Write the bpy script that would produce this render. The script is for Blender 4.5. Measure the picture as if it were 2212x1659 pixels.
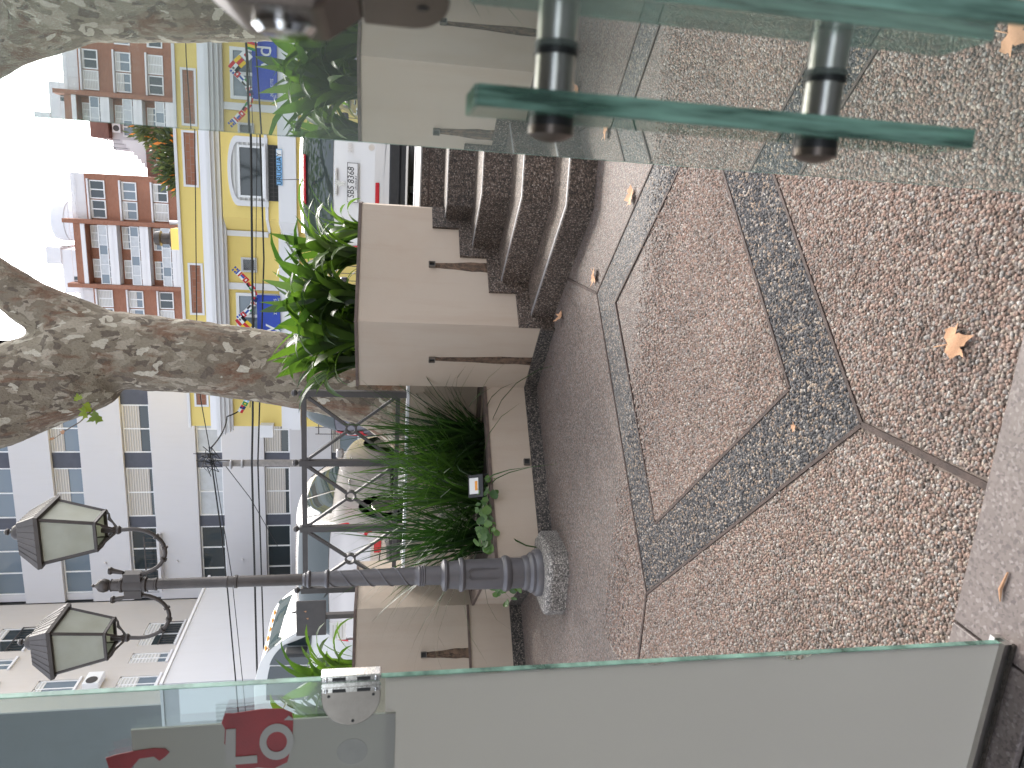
import bpy, bmesh, math, random
import numpy as np
from mathutils import Vector, Matrix
random.seed(7); RNG=np.random.default_rng(11)
for o in list(bpy.data.objects): bpy.data.objects.remove(o)
SC=bpy.context.scene; COL=SC.collection
rad=math.radians
# ---------------------------------------------------------------- camera
# world: +X along the street (right), +Y from the doorway towards the street, court floor z=0
YAW,PITCH,ROLL,EYE=rad(14.8),rad(10.4),rad(1.0),1.25
def camera():
    r=Vector((math.cos(YAW),math.sin(YAW),0)); fw=Vector((-math.sin(YAW),math.cos(YAW),0)); z=Vector((0,0,1))
    f=fw*math.cos(PITCH)-z*math.sin(PITCH); u=fw*math.sin(PITCH)+z*math.cos(PITCH)
    right=math.cos(ROLL)*r+math.sin(ROLL)*u; down=math.sin(ROLL)*r-math.cos(ROLL)*u
    # the phone was held sideways: picture-right is world-down, picture-up is world-right
    M=Matrix.Identity(4)
    for i in range(3): M[i][0]=down[i]; M[i][1]=right[i]; M[i][2]=-f[i]
    M[2][3]=EYE
    cd=bpy.data.cameras.new('camera'); co=bpy.data.objects.new('camera',cd); COL.objects.link(co)
    cd.sensor_width=36; cd.lens=36*1560/2212; cd.clip_start=.02; cd.clip_end=1500
    cd.dof.use_dof=True; cd.dof.focus_distance=5.5; cd.dof.aperture_fstop=9
    co.matrix_world=M; SC.camera=co
camera()
# ---------------------------------------------------------------- light
SUN_AZ,SUN_EL=rad(13),rad(48)       # azimuth from +Y towards +X
W=bpy.data.worlds.new('World'); SC.world=W; W.use_nodes=True
nt=W.node_tree; bg=nt.nodes['Background']; sky=nt.nodes.new('ShaderNodeTexSky'); sky.sky_type='NISHITA'
sky.sun_disc=False; sky.sun_elevation=SUN_EL; sky.sun_rotation=SUN_AZ; sky.air_density=1.0; sky.dust_density=5.0; sky.ozone_density=1.0; sky.altitude=0
hs=nt.nodes.new('ShaderNodeHueSaturation'); hs.inputs['Saturation'].default_value=.38; nt.links.new(sky.outputs[0],hs.inputs['Color']); nt.links.new(hs.outputs[0],bg.inputs[0])   # thin white haze; bg.inputs[1].default_value=.15
sl=bpy.data.lights.new('sun','SUN'); sl.energy=3.2; sl.angle=rad(4); sl.color=(1,.95,.87)
so=bpy.data.objects.new('sun',sl); COL.objects.link(so)
sd=Vector((math.sin(SUN_AZ)*math.cos(SUN_EL),math.cos(SUN_AZ)*math.cos(SUN_EL),math.sin(SUN_EL)))
so.rotation_euler=sd.to_track_quat('Z','Y').to_euler(); so.location=(8,12,20)
vs=SC.view_settings; vs.view_transform='Standard'; vs.look='None'; vs.gamma=1; vs.use_curve_mapping=False; vs.exposure=-.5
SC.render.resolution_x=1024; SC.render.resolution_y=768
try:
    SC.cycles.max_bounces=6; SC.cycles.diffuse_bounces=3; SC.cycles.transparent_max_bounces=10; SC.cycles.transmission_bounces=4
except Exception: pass

# ---------------------------------------------------------------- helpers
S2=2**-.5
def wl(o):
    v=Vector((0,0,0))
    while o is not None: v+=o.location; o=o.parent
    return v
def tag(o,label=None,cat=None,group=None,kind=None):
    if label: o['label']=label
    if cat: o['category']=cat
    if group: o['group']=group
    if kind: o['kind']=kind
    return o
def thing(name,label,cat,loc=(0,0,0),group=None,rz=0):
    o=bpy.data.objects.new(name,None); COL.objects.link(o); o.location=loc; o.rotation_euler=(0,0,rz); o.empty_display_size=.1
    return tag(o,label,cat,group)
def inst(name,mesh,parent,loc=(0,0,0),rot=(0,0,0),scale=(1,1,1)):
    o=bpy.data.objects.new(name,mesh); COL.objects.link(o); o.parent=parent; o.location=loc; o.rotation_euler=rot; o.scale=scale
    return o
def copy_tree(o,parent=None):
    c=o.copy(); COL.objects.link(c); c.parent=parent
    for ch in list(o.children): copy_tree(ch,c)
    return c
class MB:
    def __init__(s): s.v=[]; s.f=[]; s.m=[]; s.sm=[]
    def add(s,vs,fs,mi=0,smooth=False):
        b=len(s.v); s.v+=[tuple(v) for v in vs]
        for f in fs: s.f.append([b+i for i in f]); s.m.append(mi); s.sm.append(smooth)
        return s
    def box(s,x0,x1,y0,y1,z0,z1,mi=0):
        vs=[(x,y,z) for z in (z0,z1) for x,y in ((x0,y0),(x1,y0),(x1,y1),(x0,y1))]
        return s.add(vs,[(3,2,1,0),(4,5,6,7),(0,1,5,4),(1,2,6,5),(2,3,7,6),(3,0,4,7)],mi)
    def beam(s,p,q,w,h,mi=0,up=(0,0,1)):
        p=Vector(p); q=Vector(q); d=(q-p).normalized(); up=Vector(up)
        if abs(d.dot(up))>.99: up=Vector((0,1,0))
        a=d.cross(up).normalized()*w/2; b=a.cross(d).normalized()*h/2
        vs=[c+i*a+j*b for c in (p,q) for i,j in ((-1,-1),(1,-1),(1,1),(-1,1))]
        return s.add(vs,[(3,2,1,0),(4,5,6,7),(0,1,5,4),(1,2,6,5),(2,3,7,6),(3,0,4,7)],mi)
    def wall(s,p,q,t,z0,z1,mi=0):
        # upright slab from p to q, thickness t to the left of the direction p>q
        p=Vector(p).to_2d(); q=Vector(q).to_2d(); d=(q-p).normalized(); n=Vector((-d.y,d.x))*t
        return s.prism([p,q,q+n,p+n],z0,z1,mi)
    def prism(s,poly,z0,z1,mi=0,bottom=True):
        n=len(poly); vs=[(p[0],p[1],z0) for p in poly]+[(p[0],p[1],z1) for p in poly]
        ar=sum(poly[i][0]*poly[(i+1)%n][1]-poly[(i+1)%n][0]*poly[i][1] for i in range(n))
        idx=list(range(n)) if ar>0 else list(range(n))[::-1]
        fs=[tuple(n+i for i in idx)]
        if bottom: fs.append(tuple(idx[::-1]))
        for k in range(n):
            i,j=idx[k],idx[(k+1)%n]; fs.append((i,j,n+j,n+i))
        return s.add(vs,fs,mi)
    def extr(s,poly,origin,ax,ay,an,t,mi=0):
        # polygon (2d) in the frame ax, ay at origin, extruded by t along an
        o=Vector(origin); ax,ay,an=Vector(ax),Vector(ay),Vector(an); n=len(poly)
        vs=[o+ax*p[0]+ay*p[1] for p in poly]+[o+ax*p[0]+ay*p[1]+an*t for p in poly]
        fs=[tuple(range(n))[::-1],tuple(range(n,2*n))]+[(i,(i+1)%n,n+(i+1)%n,n+i) for i in range(n)]
        return s.add(vs,fs,mi)
    def tube(s,path,radii,n=10,mi=0,cap=True,smooth=True):
        path=[Vector(p) for p in path]
        if not hasattr(radii,'__len__'): radii=[radii]*len(path)
        rings=[]; ref=Vector((0,0,1))
        for i,p in enumerate(path):
            d=(path[min(i+1,len(path)-1)]-path[max(i-1,0)]).normalized()
            if abs(d.dot(ref))>.95: ref=Vector((1,0,0)) if abs(d.x)<.9 else Vector((0,1,0))
            a=d.cross(ref).normalized(); b=d.cross(a).normalized(); ref=b.cross(d) if False else ref
            rings.append([p+radii[i]*(math.cos(t)*a+math.sin(t)*b) for t in [2*math.pi*k/n for k in range(n)]])
        vs=[v for r in rings for v in r]; fs=[]
        for i in range(len(path)-1):
            for k in range(n): fs.append((i*n+k,i*n+(k+1)%n,(i+1)*n+(k+1)%n,(i+1)*n+k))
        s.add(vs,fs,mi,smooth)
        if cap:
            s.add(rings[0],[tuple(range(n))],mi); s.add(rings[-1],[tuple(range(n))[::-1]],mi)
        return s
    def lathe(s,prof,c=(0,0,0),n=24,mi=0,axis='z',smooth=True):
        vs=[];fs=[]
        for r,h in prof:
            for k in range(n):
                t=2*math.pi*k/n; a,b=r*math.cos(t),r*math.sin(t)
                p={'z':(a,b,h),'x':(h,a,b),'y':(a,h,b)}[axis]; vs.append((p[0]+c[0],p[1]+c[1],p[2]+c[2]))
        m=len(prof)
        for i in range(m-1):
            for k in range(n): fs.append((i*n+k,i*n+(k+1)%n,(i+1)*n+(k+1)%n,(i+1)*n+k))
        s.add(vs,fs,mi,smooth)
        if prof[0][0]>1e-4: s.add(vs[:n],[tuple(range(n))[::-1]],mi)
        if prof[-1][0]>1e-4: s.add(vs[-n:],[tuple(range(n))],mi)
        return s
    def grid(s,P,nu,nv,mi=0,smooth=True):
        vs=[P(i/nu,j/nv) for i in range(nu+1) for j in range(nv+1)]
        fs=[(i*(nv+1)+j,(i+1)*(nv+1)+j,(i+1)*(nv+1)+j+1,i*(nv+1)+j+1) for i in range(nu) for j in range(nv)]
        return s.add(vs,fs,mi,smooth)
    def mesh(s,name,mats,origin=(0,0,0),fix=True):
        me=bpy.data.meshes.new(name); o=Vector(origin)
        me.from_pydata([Vector(v)-o for v in s.v],[],s.f)
        if not isinstance(mats,(list,tuple)): mats=[mats]
        for m in mats: me.materials.append(m)
        me.polygons.foreach_set('material_index',s.m); me.polygons.foreach_set('use_smooth',s.sm)
        if fix:
            bm=bmesh.new(); bm.from_mesh(me); bmesh.ops.remove_doubles(bm,verts=bm.verts,dist=1e-5); bmesh.ops.recalc_face_normals(bm,faces=bm.faces)
            for e in bm.edges:
                if len(e.link_faces)==2 and e.calc_face_angle(0)>.62: e.smooth=False
            bm.to_mesh(me); bm.free()
        me.update(); return me
    def build(s,name,mats,parent=None,bevel=0,local=False,fix=True):
        org=(0,0,0) if (local or parent is None) else wl(parent)
        o=bpy.data.objects.new(name,s.mesh(name,mats,org,fix)); COL.objects.link(o); o.parent=parent
        if bevel:
            b=o.modifiers.new('bevel','BEVEL'); b.width=bevel; b.segments=2; b.limit_method='ANGLE'; b.angle_limit=rad(35)
        return o
def text_mesh(txt,size,mat,name,ext=.002,align='CENTER',shear=0):
    cu=bpy.data.curves.new(name,'FONT'); cu.body=txt; cu.size=size; cu.align_x=align; cu.align_y='CENTER'; cu.extrude=ext; cu.shear=shear; cu.resolution_u=3
    o=bpy.data.objects.new(name,cu); COL.objects.link(o)
    dg=bpy.context.evaluated_depsgraph_get(); me=bpy.data.meshes.new_from_object(o.evaluated_get(dg)); me.name=name
    bpy.data.objects.remove(o); me.materials.clear(); me.materials.append(mat); return me
def text(txt,size,mat,name,parent,loc,rot=(rad(90),0,0),ext=.002,align='CENTER',shear=0,sx=1):
    me=text_mesh(txt,size,mat,name,ext,align,shear); l=Vector(loc)-(wl(parent) if parent else Vector())
    return inst(name,me,parent,l,rot,(sx,1,1))

# ---------------------------------------------------------------- materials
MATS={}
class N:
    def __init__(s,name):
        s.m=bpy.data.materials.new(name); s.m.use_nodes=True; s.t=s.m.node_tree; s.b=s.t.nodes['Principled BSDF']; s.out=s.t.nodes['Material Output']; MATS[name]=s.m
    def n(s,t,**k):
        x=s.t.nodes.new('ShaderNode'+t)
        for a,b in k.items():
            if a.startswith('i_'): x.inputs[a[2:].replace('_',' ')].default_value=b
            else: setattr(x,a,b)
        return x
    def l(s,a,b): s.t.links.new(a,b)
    def co(s,scale=(1,1,1),kind='Object'):
        c=s.n('TexCoord'); m=s.n('Mapping'); m.inputs['Scale'].default_value=scale; s.l(c.outputs[kind],m.inputs[0]); return m.outputs[0]
    def pos(s,scale=(1,1,1)):
        c=s.n('NewGeometry'); m=s.n('Mapping'); m.inputs['Scale'].default_value=scale; s.l(c.outputs['Position'],m.inputs[0]); return m.outputs[0]
    def noise(s,v,scale,detail=4,rough=.55,dist=0):
        x=s.n('TexNoise'); x.inputs['Scale'].default_value=scale; x.inputs['Detail'].default_value=detail; x.inputs['Roughness'].default_value=rough; x.inputs['Distortion'].default_value=dist; s.l(v,x.inputs['Vector']); return x
    def vor(s,v,scale,feature='F1',rnd=1):
        x=s.n('TexVoronoi'); x.feature=feature; x.inputs['Scale'].default_value=scale; x.inputs['Randomness'].default_value=rnd; s.l(v,x.inputs['Vector']); return x
    def ramp(s,f,stops,mode='LINEAR'):
        x=s.n('ValToRGB'); e=x.color_ramp.elements; x.color_ramp.interpolation=mode
        while len(e)<len(stops): e.new(.5)
        for el,(p,c) in zip(e,stops):
            el.position=p; el.color=(*c,1) if hasattr(c,'__len__') else (c,c,c,1)
        s.l(f,x.inputs[0]); return x.outputs[0]
    def mix(s,f,a,b,mode='MIX'):
        x=s.n('MixRGB',blend_type=mode)
        for i,v in enumerate((f,a,b)):
            if hasattr(v,'is_linked'): s.l(v,x.inputs[i])
            else: x.inputs[i].default_value=v if i==0 else (*v,1)
        return x.outputs[0]
    def math(s,op,a,b=0):
        x=s.n('Math',operation=op)
        for i,v in enumerate((a,b)):
            if hasattr(v,'is_linked'): s.l(v,x.inputs[i])
            else: x.inputs[i].default_value=v
        return x.outputs[0]
    def bump(s,h,strength=.3,dist=.01):
        x=s.n('Bump'); x.inputs['Strength'].default_value=strength; x.inputs['Distance'].default_value=dist; s.l(h,x.inputs['Height']); s.l(x.outputs[0],s.b.inputs['Normal']); return x
    def col(s,c): 
        if hasattr(c,'is_linked'): s.l(c,s.b.inputs['Base Color'])
        else: s.b.inputs['Base Color'].default_value=(*c,1)
    def set(s,rough=None,metal=None,**k):
        if rough is not None:
            if hasattr(rough,'is_linked'): s.l(rough,s.b.inputs['Roughness'])
            else: s.b.inputs['Roughness'].default_value=rough
        if metal is not None: s.b.inputs['Metallic'].default_value=metal
        for a,v in k.items(): s.b.inputs[a.replace('_',' ')].default_value=v
        return s
def plain(name,c,rough=.6,metal=0,var=.12,scale=3,bump=.15,bscale=None,bdist=.004,**k):
    m=N(name); v=m.pos(); n=m.noise(v,scale,5,.6)
    a=tuple(max(0,x*(1-var)) for x in c); b=tuple(min(1,x*(1+var)) for x in c)
    m.col(m.ramp(n.outputs[0],[(.3,a),(.7,b)])); m.set(rough,metal,**k)
    if bump:
        n2=m.noise(v,bscale or scale*12,4,.6); m.bump(n2.outputs[0],bump,bdist)
    return m.m
PEB=[(0,(0.075,0.069,0.064)),(.12,(0.181,0.128,0.104)),(.25,(0.271,0.183,0.148)),(.4,(0.209,0.193,0.186)),(.55,(0.326,0.230,0.188)),(.68,(0.227,0.157,0.135)),(.8,(0.313,0.298,0.284)),(.92,(0.333,0.270,0.219)),(1,(0.427,0.402,0.377))]
PEBD=[(0,(0.030,0.030,0.033)),(.35,(0.076,0.076,0.082)),(.55,(0.116,0.116,0.123)),(.7,(0.163,0.157,0.157)),(.82,(0.246,0.184,0.144)),(.93,(0.342,0.273,0.212)),(1,(0.410,0.389,0.368))]
def pebble_islands(name,stops):
    m=N(name); g=m.n('NewGeometry'); c=m.ramp(g.outputs['Random Per Island'],stops,'LINEAR')
    n=m.noise(m.pos(),1.6,4,.6); c=m.mix(.55,c,m.ramp(n.outputs[0],[(.3,(.62,.60,.58)),(.65,(1.2,1.15,1.1))]),'MULTIPLY')
    n2=m.noise(m.pos(),220,3); m.col(c); m.set(.78,None,Specular_IOR_Level=.3); m.bump(n2.outputs[0],.3,.002); return m.m
def pebble_shader(name,stops,scale=88,dirt=(.45,.42,.4),bump=.8,wet=0):
    m=N(name); v=m.pos(); w=m.noise(v,45,2); ad=m.n('VectorMath',operation='ADD'); sc=m.n('VectorMath',operation='SCALE'); sc.inputs['Scale'].default_value=.012
    m.l(w.outputs['Color'],sc.inputs[0]); m.l(v,ad.inputs[0]); m.l(sc.outputs[0],ad.inputs[1])
    vo=m.vor(ad.outputs[0],scale); hsv=m.n('SeparateColor'); m.l(vo.outputs['Color'],hsv.inputs[0])
    c=m.ramp(hsv.outputs[0],stops); edge=m.ramp(vo.outputs['Distance'],[(.38,1.0),(.62,.25)])
    c=m.mix(.75,c,edge,'MULTIPLY'); n=m.noise(v,1.3,5,.65); c=m.mix(.6,c,m.ramp(n.outputs[0],[(.28,dirt),(.7,(1.15,1.1,1.06))]),'MULTIPLY')
    m.col(c); m.set(.6); inv=m.math('SUBTRACT',1.0,vo.outputs['Distance']); m.bump(inv,bump,.006); return m.m
M={}
M['peb']=pebble_islands('pebble_mixed',PEB); M['pebd']=pebble_islands('pebble_dark',PEBD)
M['pebfar']=pebble_shader('pebble_paving',[(p,tuple(x*.66 for x in c)) for p,c in PEB],scale=108,dirt=(.62,.57,.56))
M['pebband']=pebble_shader('dark_pebble_paving',[(p,tuple(x*.72 for x in c)) for p,c in PEBD],scale=105,dirt=(.7,.66,.64))
M['pebstep']=pebble_shader('pebble_step',[(0,(.03,.025,.02)),(.3,(.085,.06,.045)),(.55,(.14,.10,.078)),(.8,(.20,.15,.12)),(1,(.34,.29,.25))],scale=105,dirt=(.3,.28,.26))
M['pebskirt']=pebble_shader('pebble_skirting',[(0,(.02,.02,.02)),(.4,(.06,.055,.05)),(.7,(.14,.12,.11)),(1,(.3,.26,.22))],scale=105,dirt=(.3,.28,.25))
M['pebblock']=pebble_shader('pebble_block',[(0,(.12,.115,.11)),(.4,(.26,.24,.225)),(.7,(.36,.34,.32)),(1,(.52,.49,.46))],scale=100,dirt=(.45,.42,.38))
M['mortar']=plain('mortar',(.17,.135,.115),.9,0,.3,9,.6,60,.004)
M['joint']=plain('joint_strip',(.05,.032,.026),.75,0,.4,30,.4)
def granite(name,a,b,c):
    m=N(name); v=m.pos(); vo=m.vor(v,160); s_=m.n('SeparateColor'); m.l(vo.outputs['Color'],s_.inputs[0]); n=m.noise(v,4,5)
    k=m.ramp(s_.outputs[0],[(0,a),(.45,b),(.8,b),(1,c)]); k=m.mix(.4,k,m.ramp(n.outputs[0],[(.3,(.6,.58,.56)),(.7,(1.15,1.1,1.08))]),'MULTIPLY')
    m.col(k); m.set(.42); return m.m
M['granite']=granite('granite_sill_stone',(.10,.08,.077),(.165,.135,.125),(.24,.21,.20)); M['granited']=granite('dark_granite',(.03,.028,.027),(.07,.064,.06),(.16,.14,.13))
def stucco(name,c,stain=(.5,.42,.33),amt=.5,bump=.25):
    m=N(name); v=m.pos(); n=m.noise(v,1.1,6,.62); n2=m.noise(m.pos((3,3,.35)),2.2,5,.6)
    k=m.mix(m.ramp(n.outputs[0],[(.45,0.0),(.8,amt*.7)]),c,tuple(a*b*1.6 for a,b in zip(c,stain)))
    k=m.mix(m.ramp(n2.outputs[0],[(.5,0.0),(.85,amt*.6)]),k,tuple(a*b*1.3 for a,b in zip(c,stain)))
    m.col(k); m.set(.85); n3=m.noise(v,70,5,.6); m.bump(n3.outputs[0],bump,.004); return m.m
M['beige']=stucco('beige_render',(.42,.35,.285),(.55,.45,.36),.6)
M['lob']=plain('lobby_render',(.62,.57,.52),.85)
M['coping']=plain('rusty_coping',(.10,.07,.058),.7,0,.35,12,.4)
M['soil']=plain('soil',(.035,.025,.018),.95,0,.4,20,1,60,.02)
M['stain']=None
def stain():
    m=N('drain_stain'); v=m.pos(); n=m.noise(m.pos((9,9,1.2)),3,6,.65); g=m.noise(v,26,4)
    m.col(m.ramp(g.outputs[0],[(.3,(.06,.04,.028)),(.7,(.19,.12,.08))])); m.set(.9); m.l(m.ramp(n.outputs[0],[(.3,.45),(.6,.95)]),m.b.inputs['Alpha']); return m.m
M['stain']=stain()
M['white']=stucco('white_render',(.60,.59,.615),(.62,.6,.56),.25,.08); M['white2']=stucco('white_wall_paint',(.58,.575,.60),(.6,.58,.55),.35,.08)
M['beigeb']=stucco('pale_pink_render',(.55,.515,.49),(.62,.56,.5),.35,.1); M['greyst']=stucco('grey_pebbledash',(.20,.20,.205),(.5,.48,.45),.6,.9)
M['yellow']=stucco('yellow_render',(.78,.60,.20),(.62,.6,.5),.15,.08); M['trim']=stucco('white_trim',(.74,.73,.75),(.62,.6,.58),.12,.05)
M['slate']=plain('slate_panel',(.075,.08,.105),.6); M['alu']=plain('white_frame',(.78,.78,.79),.45,0,.04)
def ribbed(name,c,scale,ax):
    m=N(name); v=m.pos(); sp=m.n('SeparateXYZ'); m.l(v,sp.inputs[0]); w=m.math('SINE',m.math('MULTIPLY',sp.outputs[ax],scale))
    m.col(m.ramp(w,[(0,tuple(x*.72 for x in c)),(.5,c)])); m.set(.55); m.bump(w,.5,.02); return m.m
M['shut']=ribbed('shutter_slats',(.60,.56,.52),62,'Z'); M['shutw']=ribbed('white_shutter',(.70,.69,.68),50,'Z'); M['corr']=ribbed('corrugated_sheet',(.42,.42,.43),40,'X')
M['gwin']=N('window_glass').set(.06,0,Specular_IOR_Level=.6).m; MATS['window_glass'].node_tree.nodes['Principled BSDF'].inputs['Base Color'].default_value=(.16,.20,.24,1)
M['gwind']=N('dark_window_glass').set(.05,0,Specular_IOR_Level=.6).m; MATS['dark_window_glass'].node_tree.nodes['Principled BSDF'].inputs['Base Color'].default_value=(.03,.04,.045,1)
M['curtain']=plain('curtain',(.50,.52,.55),.8,0,.1)
def brick(name,a,b):
    m=N(name); v=m.pos(); sp=m.n('SeparateXYZ'); m.l(v,sp.inputs[0]); cb=m.n('CombineXYZ'); m.l(m.math('ADD',sp.outputs['X'],sp.outputs['Y']),cb.inputs[0]); m.l(sp.outputs['Z'],cb.inputs[1])
    t=m.n('TexBrick'); t.inputs['Scale'].default_value=2.2; t.inputs['Color1'].default_value=(*a,1); t.inputs['Color2'].default_value=(*b,1); t.inputs['Mortar'].default_value=(.30,.2,.16,1); t.inputs['Mortar Size'].default_value=.02
    m.l(cb.outputs[0],t.inputs['Vector']); n=m.noise(v,.35,6,.65); m.col(m.mix(.5,t.outputs[0],m.ramp(n.outputs[0],[(.3,(.7,.66,.62)),(.7,(1.2,1.15,1.1))]),'MULTIPLY')); m.set(.85); return m.m
M['brick']=brick('orange_brick',(.28,.115,.068),(.34,.145,.088)); M['brickd']=brick('dark_brick',(.17,.075,.06),(.21,.095,.075))
M['concrete']=plain('concrete',(.42,.41,.42),.85,0,.12,4,.3); M['asphalt']=plain('asphalt',(.06,.06,.063),.85,0,.25,5,.6,120,.006); M['slab']=plain('pavement_slab',(.34,.33,.32),.8,0,.15,6,.4)
M['iron']=plain('grey_iron_paint',(.068,.061,.060),.5,.15,.15,8,.25); M['lampgrey']=plain('lamp_grey_paint',(.105,.10,.108),.42,.2,.12,10,.15); M['lampbrown']=plain('lamp_brown_paint',(.058,.048,.044),.45,.2,.2,10,.15)
M['steel']=plain('brushed_steel',(.50,.48,.46),.28,1,.06,20,.05); M['chrome']=plain('chrome',(.75,.75,.76),.12,1,.03,8,.03); M['bronze']=plain('tarnished_metal',(.13,.105,.09),.32,.75,.15,20,.05)
M['dsteel']=plain('dull_steel',(.34,.31,.28),.36,1,.1,25,.05); M['pipe']=plain('drain_pipe_grey',(.12,.105,.09),.8)
M['nosing']=plain('worn_nosing',(.27,.26,.265),.5,.3,.25,25,.3); M['black']=plain('black_plastic',(.015,.015,.016),.45,0,.2,20,.1); M['rubber']=plain('tyre_rubber',(.02,.02,.02),.8)
M['red']=plain('red_lamp',(.45,.01,.02),.12,0,.1); M['whitep']=plain('white_paint',(.62,.60,.58),.22,0,.02,2,0,Coat_Weight=.6,Coat_Roughness=.05); M['silver']=plain('silver_paint',(.46,.43,.41),.25,.45,.03,2,0,Coat_Weight=.7,Coat_Roughness=.05)
M['darkp']=plain('dark_grey_paint',(.11,.10,.115),.25,.4,.03,2,0,Coat_Weight=.7,Coat_Roughness=.05); M['vanp']=plain('van_white_paint',(.70,.69,.68),.25,0,.02,2,0,Coat_Weight=.5)
M['carglass']=N('car_glass').set(.03,0,Specular_IOR_Level=.9).m; MATS['car_glass'].node_tree.nodes['Principled BSDF'].inputs['Base Color'].default_value=(.035,.05,.05,1)
M['clear']=plain('lamp_lens',(.55,.53,.54),.15,0,.1); M['plate']=plain('plate_white',(.72,.71,.70),.4,0,.02); M['ink']=plain('black_ink',(.015,.015,.015),.6,0,0,2,0); M['gold']=plain('amber',(.75,.3,.03),.4)
M['blue']=plain('banner_blue',(.02,.06,.42),.55,0,.06); M['inkw']=plain('white_ink',(.78,.78,.78),.6,0,.02,2,0); M['sky']=plain('scarf_blue',(.22,.46,.75),.7,0,.05); M['orange']=plain('orange_ink',(.8,.28,.03),.6)
M['mark']=plain('faded_mark',(.42,.41,.38),.6,0,.1,20,0); M['redtape']=plain('red_tape',(.33,.008,.012),.4,0,.15,20,.1); M['letter']=plain('letter_grey',(.5,.48,.45),.6,0,.05)
M['cable']=plain('cable_black',(.012,.012,.012),.7,0,0,2,0); M['pole']=plain('weathered_pole',(.26,.235,.22),.85,0,.2,9,.4)
M['tank']=plain('tank_white',(.66,.67,.70),.6,0,.05,.5,0)
def lampglass():
    m=N('frosted_lamp_glass'); n=m.noise(m.pos(),9,4); m.col(m.ramp(n.outputs[0],[(.3,(.50,.50,.42)),(.7,(.64,.65,.58))])); m.set(.5); t=m.n('BsdfTranslucent'); t.inputs[0].default_value=(.62,.64,.55,1)
    x=m.n('MixShader'); x.inputs[0].default_value=.5; m.l(m.b.outputs[0],x.inputs[1]); m.l(t.outputs[0],x.inputs[2]); m.l(x.outputs[0],m.out.inputs[0]); return m.m
M['lglass']=lampglass()
def leafmat(name,a,b,tr,rough=.38):
    m=N(name); o=m.n('ObjectInfo'); n=m.noise(m.co(),3,4); f=m.math('ADD',m.math('MULTIPLY',o.outputs['Random'],.6),m.math('MULTIPLY',n.outputs[0],.4))
    c=m.ramp(f,[(.2,a),(.75,b)]); m.col(c); m.set(rough); t=m.n('BsdfTranslucent'); m.l(m.mix(1.0,c,tr,'MULTIPLY'),t.inputs[0])
    x=m.n('MixShader'); x.inputs[0].default_value=.42; m.l(m.b.outputs[0],x.inputs[1]); m.l(t.outputs[0],x.inputs[2]); m.l(x.outputs[0],m.out.inputs[0]); return m.m
M['strap']=leafmat('strap_leaf',(.019,.040,.016),(.060,.098,.026),(2.6,3.0,.9)); M['grass']=leafmat('grass_blade',(.012,.032,.011),(.045,.088,.024),(1.9,2.2,.8),.45)
M['ivy']=leafmat('ivy_leaf',(.05,.11,.035),(.12,.21,.06),(1.8,2.0,1)); M['treeleaf']=leafmat('plane_leaf_green',(.09,.14,.02),(.2,.25,.03),(2,2.1,.7))
M['shrub']=leafmat('shrub_leaf',(.025,.045,.03),(.075,.095,.05),(1.6,1.4,.8)); M['shrubo']=leafmat('orange_leaf',(.30,.09,.02),(.5,.18,.03),(1.4,1.1,.6))
def dryleaf():
    m=N('dry_leaf'); n=m.noise(m.co(),30,4); m.col(m.ramp(n.outputs[0],[(.3,(.34,.17,.09)),(.7,(.52,.30,.17))])); m.set(.7); return m.m
M['dry']=dryleaf()
def bark():
    m=N('plane_bark'); v=m.pos((1,1,.62)); w=m.noise(v,5,4); sc=m.n('VectorMath',operation='SCALE'); sc.inputs['Scale'].default_value=.22; m.l(w.outputs['Color'],sc.inputs[0]); ad=m.n('VectorMath',operation='ADD'); m.l(v,ad.inputs[0]); m.l(sc.outputs[0],ad.inputs[1])
    def patch(scale,lo,hi):
        vo=m.vor(ad.outputs[0],scale); s_=m.n('SeparateColor'); m.l(vo.outputs['Color'],s_.inputs[0]); return m.ramp(s_.outputs[0],[(lo,0.0),(hi,1.0)],'CONSTANT'),vo
    base=m.noise(v,3,5); k=m.ramp(base.outputs[0],[(.3,(.15,.118,.085)),(.7,(.22,.178,.128))])
    a,va=patch(12,.0,.50); k=m.mix(a,k,(.245,.205,.15))
    b,vb=patch(17,.0,.76); k=m.mix(b,k,(.33,.28,.215))
    c,vc=patch(24,.0,.84); k=m.mix(c,k,(.12,.092,.068))
    br=m.noise(m.pos((1,1,.35)),3.2,6,.7,.6); k=m.mix(m.ramp(br.outputs[0],[(.53,0.0),(.62,.9)]),k,(.16,.083,.048))
    d,vd=patch(17,.0,.94); k=m.mix(d,k,(.46,.41,.33))
    f=m.noise(v,60,4); k=m.mix(.35,k,m.ramp(f.outputs[0],[(.3,(.6,.6,.6)),(.7,(1.2,1.2,1.2))]),'MULTIPLY')
    m.col(k); m.set(.85); h=m.math('ADD',m.math('MULTIPLY',a,.5),m.math('ADD',m.math('MULTIPLY',b,-.4),m.math('MULTIPLY',f.outputs[0],.5))); h=m.math('ADD',h,m.math('MULTIPLY',br.outputs[0],.9)); m.bump(h,1.0,.03); return m.m
M['bark']=bark()
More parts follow.
